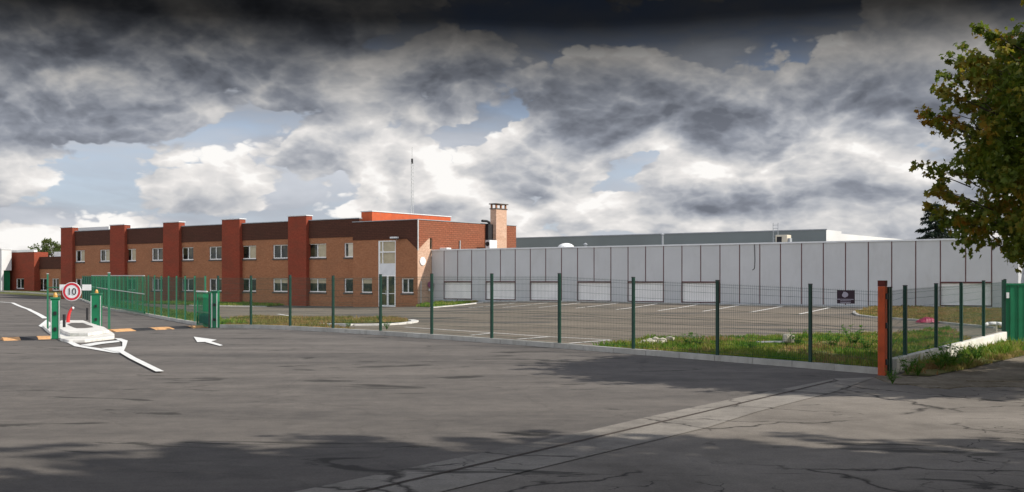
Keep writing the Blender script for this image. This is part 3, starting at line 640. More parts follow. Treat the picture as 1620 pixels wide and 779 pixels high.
# ------------------------------------------------------------------ warehouse
JX = [702.6, 724, 746, 768.5, 792, 815, 839.4, 863.4, 888.5, 913.9, 939.6, 966.6, 994, 1021.4, 1049.7, 1079.1, 1108.9, 1139.2, 1170, 1201.2, 1234.3,
      1267.4, 1302.4, 1337, 1374.4, 1411, 1449, 1488, 1527.6, 1568.8]
def warehouse():
    d = 1.7; T = thing('grey_warehouse', 'long low grey panelled warehouse with dark red joints and a row of pale windows', 'building', (PX, PY, 0), FANG)
    xs = [fx(p, d) for p in JX]
    n = len(xs); k = np.polyfit(range(n), xs, 2); xs = [float(np.polyval(k, i)) for i in range(n)]
    XR = fx(1611, d); ZT = 4.36; ZB = -.3; WZ = (0.50, 1.80); DEP = 32
    wi = [0, 3, 6, 9, 12, 15, 27]; holes = [(xs[i] + .03, xs[i + 2] - .03, *WZ) for i in wi]
    mb = MB(); wallgrid(mb, 0.045, XR, ZB, ZT, holes, d, rev=.12)
    mb.face([(XR, d, ZB), (XR, DEP, ZB), (XR, DEP, ZT), (XR, d, ZT)]); mb.build('wall', M['panel'], T)
    MB().box(.9, XR, d + .15, DEP, ZT - .25, ZT - .15).box(.05, .9, d + .15, 5, ZT - .25, ZT - .15).build('roof', M['roof'], T)
    MB().box(.045, XR + .05, d - .06, d + .15, ZT + .002, ZT + .10).build('coping', M['whitem'], T)
    MB().box(.2, XR + .02, d - .03, d - .002, ZB, 0.42).build('plinth', M['plinth'], T)
    mids = {i + 1 for i in wi}
    for i, x in enumerate(xs):
        mb = MB(); w = .03
        if i in mids:
            mb.box(x - w, x + w, d - .012, d - .001, WZ[1] + .07, ZT)
            MB().box(x - w * .7, x + w * .7, d - .045, d - .031, ZB + .1, WZ[0] - .07).build('panel_joint', M['joint'], T)
        else: mb.box(x - w, x + w, d - .012, d - .001, .42, ZT)
        mb.build('panel_joint', M['joint'], T)
    for a, b, c, e in holes:
        mb = MB(); t = .05
        mb.box(a - .06, b + .06, d - .03, d + .0, e, e + .09).box(a - .06, b + .06, d - .045, d - .001, c - .06, c).box(a - .06, a, d - .03, d - .0, c, e).box(b, b + .06, d - .03, d - .0, c, e)
        w = mb.build('window', M['joint'], T); MB().box(a, b, d + .09, d + .11, c, e).build('pane', M['window_panel'], w)
    # cable hanging from the coping
    xc = fx(1193.5, d - .03); MB().path([(xc, d - .03, ZT), (xc + .03, d - .03, 3.4), (xc, d - .03, 2.75), (xc - .15, d - .03, 2.65)], .02, 5).build('cable', M['dark'], T)
    # right end stub in beige
    MB().box(XR + .06, XR + 6, d + 1.5, DEP - 5, ZB, 3.6).build('end_annex', M['plinth'], T)
warehouse()
def back_warehouse():
    d = 35; T = thing('distant_grey_warehouse', 'taller dark grey flat-roofed warehouse with a white sunlit end, behind the panelled one', 'building', (PX, PY, 0), FANG)
    xc = fx(1307, d); xl = fx(780, d); zt = fz(1307, 364, d); y1 = sy(1331, xc); y2 = y1 + 45; z2 = sz(1331, 370, xc)
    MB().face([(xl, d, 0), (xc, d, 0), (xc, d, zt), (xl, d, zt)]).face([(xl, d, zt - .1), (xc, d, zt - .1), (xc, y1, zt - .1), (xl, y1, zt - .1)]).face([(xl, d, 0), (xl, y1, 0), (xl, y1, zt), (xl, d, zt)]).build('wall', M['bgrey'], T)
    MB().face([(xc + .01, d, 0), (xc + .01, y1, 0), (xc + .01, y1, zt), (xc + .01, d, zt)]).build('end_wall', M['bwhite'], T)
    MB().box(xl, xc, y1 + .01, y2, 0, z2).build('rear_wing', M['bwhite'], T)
    MB().box(xl, xc + .08, d - .05, d + .1, zt + .002, zt + .1).build('coping', M['zinc'], T)
back_warehouse()
def on_roof(px, dd): return loc(fx(px, dd), dd)
def roof_bits():
    x, y = on_roof(895.5, 6); T = thing('roof_dome', 'white domed skylight on the warehouse roof', 'skylight', (x, y, 4.21), FANG)
    mb = MB(); R_ = .68; n = 20; rings = 6
    for j in range(rings):
        for k in range(n):
            def q(j, k): a = j / rings * math.pi / 2; t = 2 * math.pi * k / n; return (R_ * math.cos(a) * math.cos(t), R_ * math.cos(a) * math.sin(t), .28 + .42 * math.sin(a))
            mb.face([q(j, k), q(j, k + 1), q(j + 1, k + 1), q(j + 1, k)])
    mb.build('dome', M['white'], T, smooth=True); MB().tube((0, 0, 0), (0, 0, .28), .74, 20).build('upstand', M['zinc'], T)
    x, y = on_roof(704.5, 3); T = thing('roof_dome', 'small white cover on the warehouse roof beside the brick office wall', 'skylight', (x, y, 4.21), FANG)
    MB().prism([(-.4, -.3), (.4, -.3), (.48, 0), (.4, .3), (-.4, .3), (-.48, 0)], .26, .42).build('cover', M['white'], T, bevel=.05); MB().box(-.35, .35, -.25, .25, 0, .258).build('upstand', M['zinc'], T)
    x, y = on_roof(1240, 12); T = thing('rooftop_unit', 'boxy beige ventilation unit on the warehouse roof', 'ventilation unit', (x, y, 4.21), FANG)
    MB().box(-.5, .42, -.4, .4, .45, 1.15).build('casing', M['blind_pale'], T, bevel=.03); MB().box(-.38, .0, -.43, -.402, .6, 1.02).build('grille', M['dark'], T)
    MB().box(-.45, -.35, -.35, -.25, 0, .448).box(.3, .4, -.35, -.25, 0, .448).box(-.45, -.35, .25, .35, 0, .448).box(.3, .4, .25, .35, 0, .448).build('foot', M['dark'], T)
    MB().box(.421, .6, -.3, .1, .55, .9).build('duct', M['zinc'], T)
    for px, dd, h, lb in ((926, 6, .55, 'short grey vent pipe with cap on warehouse roof, right of the white dome'), (1048, 22, 1.9, 'dark vent cowl rising behind the middle of the warehouse roof')):
        x, y = on_roof(px, dd); T = thing('roof_vent', lb, 'vent', (x, y, 4.21), FANG, 'small vents on the warehouse roof')
        MB().tube((0, 0, 0), (0, 0, h), .09, 8).build('pipe', M['zinc'], T); MB().tube((0, 0, h), (0, 0, h + .12), .2, 10, r2=.05).build('cowl', M['zinc'], T)
    x, y = on_roof(1227, 14); T = thing('roof_ladder', 'thin steel access ladder standing on the warehouse roof behind the beige unit', 'ladder', (x, y, 4.21), FANG)
    MB().tube((-.2, 0, 0), (-.2, 0, 2.2), .025).tube((.2, 0, 0), (.2, 0, 2.2), .025).build('rail', M['zinc'], T)
    mb = MB()
    for k in range(8): mb.tube((-.2, 0, .2 + k * .26), (.2, 0, .2 + k * .26), .015, 5)
    mb.build('rung', M['zinc'], T)
roof_bits()

# ------------------------------------------------------------------ low buildings far left
def low_building():
    d = 14; T = thing('low_brick_building', 'single-storey red brick building with dark fascia and white roof edge at the far left', 'building', (PX, PY, 0), FANG)
    x0, x1, x2 = fx(6, d), fx(54, d), fx(120, d); zt = fz(30, 399.5, d); zl = .2
    hs = [(fx(25.5, d), fx(38, d), fz(30, 457, d), fz(30, 441, d))]
    mb = MB(); wallgrid(mb, x0, x1, -.2, zt, hs, d); mb.face([(x1, d, -.2), (x1, d + 2, -.2), (x1, d + 2, zt), (x1, d, zt)]); mb.build('wall', M['red'], T)
    for h in hs: window(T, *h, d, 'plain')
    d2 = d + .8; a2 = x1; z2a, z2b = fz(75, 426, d2), fz(75, 406.5, d2)
    hs = [(fx(60, d2), fx(75, d2), fz(68, 460, d2), fz(68, 441, d2)), (fx(82.5, d2), fx(93, d2), fz(88, 460, d2), fz(88, 441, d2))]
    mb = MB(); wallgrid(mb, a2, x2, -.2, z2a + .02, hs, d2); mb.build('wall', M['brick'], T)
    for h in hs: window(T, *h, d2, 'plain', kind='door' if h is hs[0] else 'window')
    MB().box(a2, x2, d2 - .05, d2 + .2, z2a, z2b).build('fascia', M['clad'], T)
    MB().box(x0 - .1, x1 + .1, d - .1, d + .4, zt + .003, zt + .3).build('coping', M['white'], T)
    MB().box(x1 + .11, x2, d2 + 2, d2 + 6, z2b - 1, fz(75, 399, d2 + 2)).build('roof_upstand', M['white'], T)
    MB().box(x0, x2, d2 + .2, d2 + 14, z2a, z2b - .3).build('roof', M['roof'], T)
low_building()
def white_shed():
    d = 12; T = thing('white_shed', 'white building with a green lower wall cut by the left edge', 'building', (PX, PY, 0), FANG)
    x0, x1 = fx(-60, d), fx(2.5, d); zt = fz(4, 395, d); zm = fz(4, 428, d)
    MB().box(x0, x1, d, d + 1.4, zm, zt).build('wall', M['bwhite'], T); MB().box(x0, x1 - .4, d - .02, d + 1.4, -.3, zm - .003).build('lower_wall', M['green'], T)
    MB().box(x0, x1 + .08, d - .1, d + 1.4, zt + .003, zt + .12).build('coping', M['whitem'], T); MB().box(x1 - .38, x1, d - .03, d + .3, -.3, zm - .003).build('corner_post', M['bwhite'], T)
white_shed()

# ------------------------------------------------------------------ fences
def post_mesh(mb, x, y, z0, z1, dv, w=.065):
    n = Vector((-dv.y, dv.x)) * w / 2; e = dv * w / 2; q = [Vector((x, y)) + n + e, Vector((x, y)) - n + e, Vector((x, y)) - n - e, Vector((x, y)) + n - e]
    mb.prism([(p.x, p.y) for p in q], z0, z1); return mb
def panel_mesh(a, b, za0, za1, zb0, zb1, step=.05, t=.0028, rows=None):
    """rigid welded mesh panel between two posts"""
    mb = MB(); a, b = Vector(a), Vector(b); d = (b - a); L = d.length; d = d / L; a = a + d * .035; b = b - d * .035; L -= .07
    n = Vector((-d.y, d.x)) * t; e = d * t; cnt = int(L / step)
    for k in range(cnt + 1):
        f = k / cnt; p = a + d * L * f; z0 = za0 + (zb0 - za0) * f; z1 = za1 + (zb1 - za1) * f
        i = len(mb.v)
        for zz in (z0, z1): mb.v += [(p.x + n.x, p.y + n.y, zz), (p.x - n.x * .5 + e.x, p.y - n.y * .5 + e.y, zz), (p.x - n.x * .5 - e.x, p.y - n.y * .5 - e.y, zz)]
        mb.f += [[i, i + 1, i + 4, i + 3], [i + 1, i + 2, i + 5, i + 4], [i + 2, i, i + 3, i + 5]]
    H = za1 - za0; nr = rows or max(3, round(H / .2))
    for k in range(nr + 1):
        f = (k + .15) / (nr + .3)
        mb.tube((a.x, a.y, za0 + (za1 - za0) * f), (b.x, b.y, zb0 + (zb1 - zb0) * f), t * 1.5, 3, caps=False)
        if k in (0, nr // 2, nr): mb.tube((a.x, a.y, za0 + (za1 - za0) * f - .06), (b.x, b.y, zb0 + (zb1 - zb0) * f - .06), t * 1.5, 3, caps=False)
    return mb
def fence(label, origin, pts, dv, post_w=.065, mat='post', step=.05, t=.0023, collars=False):
    """pts: (x, y, z0, z1)"""
    T = thing('mesh_fence', label, 'fence', (pts[0][0], pts[0][1], pts[0][2])); O = Vector((pts[0][0], pts[0][1], pts[0][2]))
    def sh(mb): mb.v = [(x - O.x, y - O.y, z - O.z) for x, y, z in mb.v]; return mb
    for i, (x, y, z0, z1) in enumerate(pts):
        p = sh(post_mesh(MB(), x, y, z0 - .1, z1, dv, post_w)).build('post', M[mat], T)
        sh(post_mesh(MB(), x, y, z1 + .001, z1 + .02, dv, post_w * 1.1)).build('post_cap', M['dark'], p)
    for (x, y, z0, z1), (x2, y2, w0, w1) in zip(pts, pts[1:]):
        sh(panel_mesh((x, y), (x2, y2), z0 + .04, z1 - .06, w0 + .04, w1 - .06, step, t)).build('wire_panel', M['wire'], T)
    return T
def online(px, P, D):
    """point where the pixel column meets the ground line P + t D"""
    r = (px - CX) / F; t = (r * P.y - P.x) / (D.x - r * D.y); q = P + D * t; return q
DF = (B0 - C0).normalized()
pts = []
for px, top in ((345, 437), (397, 437), (459, 436), (527, 437), (602, 435), (683, 434), (778, 434), (885, 433.5), (1002, 439.5), (1135, 444.5), (1282, 450.5), (1405, 456)):
    q = online(px, C0, DF); z0 = gz(q.x, q.y) + (KH if px < 1400 else 0); pts.append((q.x, q.y, z0, z_at(top, q.y)))
fence('dark green welded mesh fence running along the near kerb of the car park', None, pts, DF)
# left fence, receding along the entrance road
pts = []
t = 0
for k in range(28):
    q = C0 + LV * (k * 2.5); z0 = gz(q.x, q.y) + KH
    pts.append((q.x, q.y, z0, z_at(437 if k < 7 else 436, q.y) if q.y < 62 else max(z0 + 1.75, z_at(436.5, q.y))))
fence('green mesh fence receding along the entrance road behind the sliding gate', None, pts[1:], LV, mat='green_l')
# right wing on the white wall
DW = (D0 - B0).normalized(); wl = []
WALL = [(0.0, .36), (1.0, .46)]
pts = []
Ltot = (D0 - B0).length
def walltop(f): return (.36 + .09 * f)
for px, top in ((1407, 455.5), (1432, 452.8), (1481, 449.7), (1520.6, 447.8), (1556, 445), (1590, 442.8)):
    q = online(px, B0, DW); f = (q - B0).length / Ltot
    if px == 1407: q = B0 + DW * .12
    pts.append((q.x, q.y, walltop(f) - (.42 if px == 1407 else 0) + gz(q.x, q.y) * 0, z_at(top, q.y)))
fence('dark green mesh fence standing on top of the low white block wall', None, pts, DW, post_w=.075)
def lowwall():
    T = thing('low_block_wall', 'low whitewashed concrete block wall carrying the right-hand fence', 'wall', (B0.x, B0.y, 0), math.atan2(DW.y, DW.x))
    n = 5; 
    for i in range(n):
        a = .2 + (Ltot - .3) * i / n; b = .2 + (Ltot - .3) * (i + 1) / n - .012
        mb = MB(); za, zb = walltop(a / Ltot), walltop(b / Ltot); i0 = 0; y0, y1 = -.12, .06
        mb.v = [(a, y0, -.15), (b, y0, -.15), (b, y1, -.15), (a, y1, -.15), (a, y0, za), (b, y0, zb), (b, y1, zb), (a, y1, za)]
        mb.f = [[3, 2, 1, 0], [4, 5, 6, 7], [0, 1, 5, 4], [1, 2, 6, 5], [2, 3, 7, 6], [3, 0, 4, 7]]
        mb.build('block', M['wallc'], T, bevel=.015)
lowwall()
def red_post():
    q = B0 + Vector((-.16, -.12)); T = thing('steel_post', 'tall square rust red steel post at the corner of the fence', 'post', (q.x, q.y, 0), FANG)
    zt = z_at(444, q.y); MB().box(-.075, .075, -.075, .075, -.1, zt - .12).build('shaft', M['rust'], T, bevel=.008)
    MB().box(-.078, .078, -.078, .078, zt - .118, zt).build('cap', M['rust2'], T, bevel=.006)
    for z in (.25, 1.0, 1.6): MB().box(.076, .10, -.05, .05, z, z + .12).build('hinge', M['dark'], T)
red_post()
def solid_gate():
    q = D0 + DW * .12; T = thing('metal_gate', 'solid bright green ribbed metal gate at the right edge', 'gate', (q.x, q.y, 0), R(-3))
    zt = z_at(448.5, q.y); zb = .16
    mb = MB(); 
    for k in range(22): mb.box(.06 + k * .12, .06 + k * .12 + .112, (.0 if k % 2 else .02), .04, zb, zt)
    mb.build('ribbed_sheet', M['green'], T)
    MB().box(.03, 2.75, -.02, -.001, zt - .06, zt).box(.03, 2.75, -.02, -.001, zb, zb + .06).build('frame', M['green'], T)
    MB().box(-.06, .03, -.05, .05, -.05, z_at(443, q.y)).build('gate_post', M['post'], T)
    MB().box(.04, .12, -.07, -.021, 1.45, 1.62).build('lock', M['signwhite'], T)
solid_gate()
def notice():
    q = online(1339.5, C0, DF); T = thing('notice_board', 'small dark maroon notice board with a pale emblem fixed to the fence', 'sign', (q.x, q.y, 0), math.atan2(DF.y, DF.x))
    z0, z1 = z_at(480.5, q.y), z_at(459.3, q.y); w = 21.5 / F * q.y / 2 / .80
    w = .2; y = -.05
    MB().box(-w, w, y, y + .02, z0, z1).build('board', M['maroon'], T)
    zc = z0 + (z1 - z0) * .66; mb = MB(); n = 12
    pr = [1.0, .95, .85, .9, 1.0, .8, .95, 1.0, .85, .9, .75, .95]
    mb.f = [list(range(n))]; mb.v = [(-.01 + .075 * pr[k] * math.cos(2 * math.pi * k / n), y - .003, zc + .07 * pr[k] * math.sin(2 * math.pi * k / n)) for k in range(n)]
    mb.build('emblem', M['lilac'], T)
    mb = MB(); h = z1 - z0
    for a, b, f0, f1 in ((-.95, .95, .29, .345), (-.62, .62, .19, .235), (-.60, .60, .07, .12), (-.5, .5, .02, .05)):
        x = a * w
        while x < b * w:
            l = random.uniform(.012, .03); mb.face([(x, y - .003, z0 + f0 * h), (min(x + l, b * w), y - .003, z0 + f0 * h), (min(x + l, b * w), y - .003, z0 + f1 * h), (x, y - .003, z0 + f1 * h)]); x += l + .005
    mb.build('lettering', M['lilac'], T)
    MB().box(-w * .8, -w * .7, y + .021, .01, z0 + .05, z0 + .08).box(w * .7, w * .8, y + .021, .01, z0 + .05, z0 + .08).box(-w * .8, -w * .7, y + .021, .01, z1 - .08, z1 - .05).box(w * .7, w * .8, y + .021, .01, z1 - .08, z1 - .05).build('bracket', M['dark'], T)
notice()

# ------------------------------------------------------------------ entrance: island, gate, sign, bumps
def island():
    T = thing('traffic_island', 'raised white concrete traffic island in the middle of the entrance road', 'traffic island')
    lower = [pg(*p) for p in ((67, 519), (78, 529), (97, 541), (108, 543.5), (135, 543), (181, 537.5), (181, 533), (172, 526.5), (135, 511.5), (97, 511.5), (76, 514.5))]
    up = [pg(*p) for p in ((80, 520), (100, 534), (110, 538), (140, 538), (174, 532.5), (166, 526.5), (132, 514), (97, 514))]
    o = drape('lower_slab', lower, M['kerb_w'], .10, .2); o.parent = T
    c = Vector((sum(p[0] for p in up) / len(up), sum(p[1] for p in up) / len(up)))
    o = drape('upper_slab', [tuple(c + (Vector(p) - c) * .97) for p in up], M['kerb_w'], .20, .098); o.parent = T
    for d in ('bevel',):
        for ch in T.children:
            m = ch.modifiers.new('bevel', 'BEVEL'); m.width = .02; m.segments = 2; m.limit_method = 'ANGLE'; m.angle_limit = R(40)
    o = drape('asphalt_infill', [tuple(c + (Vector(p) - c) * .45 + Vector((-.2, .7))) for p in up], M['asphalt'], .206); o.parent = T
    # short bollard stubs
    for px, py in ((101.5, 527), (138, 510)):
        x, y = pg(px, py); z = gz(x, y) + .10; MB().tube((x, y, z), (x, y, z + .55), .05, 10).build('stub', M['dark'], T)
island()
def at(px, pyb, dz=0): x, y = pg(px, pyb, dz); return x, y, gz(x, y) + dz
def post_thing(px, pyb, pyt, w, label, mat='green_l', dz=0):
    x, y, z = at(px, pyb, dz); T = thing('gate_guide_post', label, 'post', (x, y, z), .3, 'slim green posts by the traffic island')
    h = z_at(pyt, y) - z; MB().box(-w / 2, w / 2, -w / 2, w / 2, -.05, h).build('shaft', M[mat], T)
    MB().box(-w * .6, w * .6, -w * .6, w * .6, h + .001, h + .03).build('cap', M['galv'], T)
    MB().box(-.09, .09, -.09, .09, 0, .02).build('base_plate', M['galv'], T); return T
post_thing(75.5, 524, 434, .06, 'slim green post left of the speed limit sign, behind the green cabinet')
post_thing(172.6, 525, 432.5, .08, 'tall pale green post at the right end of the traffic island')
def cabinet(px0, px1, pyb, pyt, label, light=True, rz=.35):
    x, y, z = at((px0 + px1) / 2, pyb, .05); T = thing('gate_cabinet', label, 'cabinet', (x, y, z), rz, 'green steel gate cabinets')
    w = (px1 - px0) / F * y * .93; h = z_at(pyt, y) - z; d = w * .9
    MB().box(-w / 2, w / 2, -d / 2, d / 2, 0, h - .06).build('body', M['green'], T, bevel=.02)
    MB().box(-w / 2 - .02, w / 2 + .02, -d / 2 - .02, d / 2 + .02, h - .058, h).build('lid', M['green_l'], T, bevel=.01)
    mb = MB().box(-w / 2, -w / 2 + .03, -d / 2 - .02, -d / 2 - .001, .02, h - .1).box(w / 2 - .03, w / 2, -d / 2 - .02, -d / 2 - .001, .02, h - .1); mb.build('edge_trim', M['galv'], T)
    for zz in (.3, h * .62):
        MB().box(-.04, .04, -d / 2 - .03, -d / 2 - .002, zz - .05, zz + .05).build('hinge_lock', M['dark'], T)
    if light:
        MB().tube((0, 0, h + .001), (0, 0, h + .07), .07, 12, r2=.06).tube((0, 0, h + .07), (0, 0, h + .14), .06, 12, r2=.03).build('beacon', M['amber'], T)
    return T
cabinet(80.3, 94.7, 536.5, 470.5, 'green steel gate cabinet with white top at the left corner of the island')
cabinet(144.5, 161, 517.5, 464, 'green steel gate cabinet with amber beacon at the back of the island', rz=.2)
def overhead():
    # sign rail carried between the two left posts
    x0, y0 = pg(75.5, 524); Ys = 39.0; Z = z_at(455, Ys)
    xa, xb = px_at(76, Ys), px_at(152, Ys)
    T = thing('sign_rail', 'thin rail with two blank white plates behind the speed limit sign', 'rail', (xa, Ys, Z))
    mb = MB().tube((0, 0, .0), (xb - xa, 0, 0), .018, 6); mb.build('rail', M['green_l'], T)
    MB().tube((0, 0, 0), (x0 - xa, y0 - Ys, 0), .02, 6).build('bracket', M['green_l'], T)
    for a, b in ((94.7, 111), (130.5, 144.9)):
        MB().box(px_at(a, Ys) - xa, px_at(b, Ys) - xa, -.035, -.02, z_at(459.8, Ys) - Z, z_at(450.5, Ys) - Z).build('blank_plate', M['signwhite'], T, bevel=.006)
    MB().tube((xb - xa, 0, 0), (px_at(152, 44) - xa, 44 - Ys, 0), .018, 6).build('stay', M['green_l'], T)
    cx, cz, r = px_at(114.8, Ys), z_at(461.6, Ys), 14.8 / F * Ys
    S = thing('speed_limit_sign', 'round red-ringed white speed limit sign reading 10', 'sign', (cx, Ys, cz))
    MB().disc((0, -.06, 0), r, (0, 1, 0), .03, 40).build('rim', M['signwhite'], S)
    ri = MB(); n = 40
    for k in range(n):
        t0, t1 = 2 * math.pi * k / n, 2 * math.pi * (k + 1) / n
        q = lambda t, rr: (rr * math.cos(t), -.079, rr * math.sin(t)); ri.face([q(t0, r * .93), q(t1, r * .93), q(t1, r * .70), q(t0, r * .70)])
    ri.build('red_ring', M['signred'], S)
    cu = bpy.data.curves.new('numerals', 'FONT'); cu.body = '10'; cu.size = r * 1.02; cu.align_x = 'CENTER'; cu.align_y = 'CENTER'; cu.extrude = .004; cu.offset = .0
    tmp = bpy.data.objects.new('tmp', cu); COL.objects.link(tmp); dg = bpy.context.evaluated_depsgraph_get()
    me = bpy.data.meshes.new_from_object(tmp.evaluated_get(dg)); bpy.data.objects.remove(tmp); me.name = 'numerals'
    me.transform(Matrix.Translation((0, -.083, -.01)) @ Matrix.Rotation(R(90), 4, 'X')); me.materials.clear(); me.materials.append(M['signblack'])
    o = bpy.data.objects.new('numerals', me); COL.objects.link(o); o.parent = S
    MB().box(-.03, .03, -.045, -.018, -.1, .25).build('clamp', M['galv'], S)
overhead()
def red_arm():
    x, y, z = at(110, 513, .13); T = thing('red_hose_arm', 'curved red plastic arm sticking up from the traffic island', 'bollard', (x, y, z + .02))
    h = z_at(488, y) - z; s = y / F
    pts = [(-2.5 * s + 7.5 * s * (t / 14) ** 2.2, 0, h * (1 - (1 - t / 14) ** 1.25)) for t in range(15)]
    MB().path(pts, [.075 - .03 * t / 14 for t in range(15)], 12).build('arm', M['lamp_red'], T, smooth=True)
    MB().tube((5 * s, -.01, h), (7 * s, -.01, h * .98), .045, 10).build('tip', M['signwhite'], T); MB().tube((-2.5 * s, 0, -.03), (-2.5 * s, 0, .03), .14, 12).build('foot', M['dark'], T)
red_arm()
def gate_motor():
    a = Vector(pg(312, 514, .1)); b = Vector(pg(333, 516, .1)); 
    T = thing('gate_end_frame', 'open green steel gate end frame with blue lower panel beside the kerb', 'gate frame', (a.x, a.y, 0), math.atan2(b.y - a.y, b.x - a.x))
    L = (b - a).length; L = max(L, .55); z0 = gz(a.x, a.y) + .02; z1 = z_at(462, a.y); w = .05
    mb = MB()
    for x in (0, L):
        for y in (0, .25): mb.box(x - w / 2, x + w / 2, y - w / 2, y + w / 2, z0, z1)
    for z in (z0 + .06, z0 + (z1 - z0) * .42, z1 - .04):
        mb.box(w / 2, L - w / 2, -w / 2, w / 2, z, z + .05).box(w / 2, L - w / 2, .25 - w / 2, .25 + w / 2, z, z + .05)
    mb.build('frame', M['green'], T)
    mb = MB()
    for k in range(1, 22): mb.box(L * k / 22 - .007, L * k / 22 + .007, .0, .012, z0 + .1, z1 - .05).box(L * k / 22 - .007, L * k / 22 + .007, .24, .252, z0 + .1, z1 - .05)
    mb.build('bar', M['green'], T)
    MB().box(.06, L - .05, .06, .2, z0 + .15, z0 + (z1 - z0) * .38).build('motor_box', paint('motor_teal', (.02, .10, .14), .5), T, bevel=.02)
    MB().box(-.03, L * .8, -.04, .0, z1 + .002, z1 + .05).build('top_roller', M['signwhite'], T)
    MB().box(L - .06, L + .06, -.06, -.026, z0, z1 - .03).build('guide_post', M['dark'], T)
gate_motor()
cabinet(336, 346.5, 519, 460, 'narrow green steel gate cabinet at the corner where the two fences meet', light=False, rz=-.2)
def sliding_gate():
    # leaf parked along the left fence
    n = Vector((LV.y, -LV.x)) * -.28; s0 = (online(237, C0, LV) - C0).length; s1 = (online(112, C0, LV) - C0).length
    a = C0 + LV * s0 + n; T = thing('sliding_gate', 'long green barred sliding gate with pale rails parked along the receding fence', 'gate', (a.x, a.y, 0), math.atan2(LV.y, LV.x))
    L = min(s1 - s0, 34); H = 2.0; zA = gz(a.x, a.y) + .16; e = a + LV * L; zB = gz(e.x, e.y) + .16
    zt0, zt1 = z_at(435.7, a.y), z_at(435.7, e.y)
    def rail(zf0, zf1, h, name, mat):
        mb = MB(); y0, y1 = -.03, .03; mb.v = [(0, y0, zf0), (L, y0, zf1), (L, y1, zf1), (0, y1, zf0), (0, y0, zf0 + h), (L, y0, zf1 + h), (L, y1, zf1 + h), (0, y1, zf0 + h)]
        mb.f = [[3, 2, 1, 0], [4, 5, 6, 7], [0, 1, 5, 4], [1, 2, 6, 5], [2, 3, 7, 6], [3, 0, 4, 7]]; mb.build(name, M[mat], T)
    rail(zA, zB, .10, 'bottom_rail', 'green'); rail(zt0 - .05, zt1 - .05, .05, 'top_rail', 'galv'); rail((zA + zt0) / 2, (zB + zt1) / 2 + .2, .04, 'middle_rail', 'galv')
    k = 0; mb = MB(); x = .1
    while x < L:
        f = x / L; mb.box(x - .006, x + .006, -.004, .004, zA + (zB - zA) * f + .1, zt0 + (zt1 - zt0) * f - .05); x += .25
    mb.build('bar_infill', M['green'], T)
    x = 0
    while x <= L:
        f = x / L; MB().box(x - .04, x + .04, -.05, -.031, zA + (zB - zA) * f, zt0 + (zt1 - zt0) * f - .05).build('stile', M['green'], T); x += L / 8
sliding_gate()
def bump_(pts_px, label):
    a, b = Vector(pg(*pts_px[0])), Vector(pg(*pts_px[-1])); T = thing('speed_bump', label, 'speed bump', (a.x, a.y, gz(a.x, a.y)), math.atan2(b.y - a.y, b.x - a.x), 'rubber speed bumps across the entrance')
    L = (b - a).length; n = max(2, round(L / 1.0)) ; n += (n + 1) % 2; w = .42
    for k in range(n):
        x0, x1 = L * k / n + .004, L * (k + 1) / n - .004; q = a + (b - a) * (k + .5) / n; z = gz(q.x, q.y) - gz(a.x, a.y) + .016
        m = MB(); pr = [(-w, 0), (-w * .6, .05), (-w * .2, .085), (w * .2, .085), (w * .6, .05), (w, 0)]
        m.v = [(x0, y, z + h) for y, h in pr] + [(x1, y, z + h) for y, h in pr]; c = len(pr)
        m.f = [[j, j + 1, c + j + 1, c + j] for j in range(c - 1)] + [list(range(c))[::-1], list(range(c, 2 * c))]
        m.build('yellow_segment' if k % 2 == 0 else 'black_segment', M['yellow' if k % 2 == 0 else 'black'], T)
bump_([(3, 539.5), (84, 536.5)], 'black and yellow rubber speed bump left of the traffic island')
bump_([(172, 526), (322, 519)], 'black and yellow rubber speed bump right of the traffic island')

# ------------------------------------------------------------------ small things in the car park
def no_parking():
    c = .12; T = thing('round_wall_sign', 'faded round purple sign with a white plate beneath on the side of the brick office', 'sign', (*loc(0, 0), 0), FANG)
    y = sy(679.5, c); z = sz(679.5, 450.5, c)
    y = 1.35; MB().tube((.2, y, -.3), (.2, y, z + .2), .025).build('pole', M['galv'], T)
    MB().disc((.24, y - .02, z), .27, (.9, -.44, 0), .02, 24).build('disc', M['purple'], T); MB().box(.22, .25, y - .26, y + .22, z - .5, z - .33).build('plate', M['signwhite'], T)
no_parking()
def rubble():
    x, y, z = at(1032, 546, .1); T = thing('rubble_heap', 'small heap of pale broken stones and dry stalks behind the fence', 'rubble', (x, y, z))
    rnd = random.Random(3)
    for k in range(16):
        s = rnd.uniform(.06, .14); mb = MB(); cx, cy, cz = rnd.uniform(-.5, .5), rnd.uniform(-.3, .3), s * .5 + rnd.uniform(0, .1)
        bm = bmesh.new(); bmesh.ops.create_icosphere(bm, subdivisions=1, radius=s)
        for v in bm.verts: v.co = Vector((v.co.x * rnd.uniform(.8, 1.5) + cx, v.co.y * rnd.uniform(.7, 1.2) + cy, v.co.z * rnd.uniform(.5, .9) + cz))
        me = bpy.data.meshes.new('stone'); bm.to_mesh(me); bm.free(); me.materials.append(M['rock']); o = bpy.data.objects.new('stone', me); COL.objects.link(o); o.parent = T
rubble()
def plank():
    x, y, z = at(1232, 545, .1); T = thing('broken_slab', 'pale broken concrete lump and grey plate lying in the weeds', 'rubble', (x, y, z + .06), .3)
    MB().prism([(-.7, -.1), (.1, -.15), (.15, .1), (-.65, .12)], 0, .03).build('plate', M['zinc'], T)
    MB().prism([(.12, -.2), (.42, -.16), (.5, .1), (.2, .16)], -.02, .22).build('lump', M['rock'], T, bevel=.05)
plank()
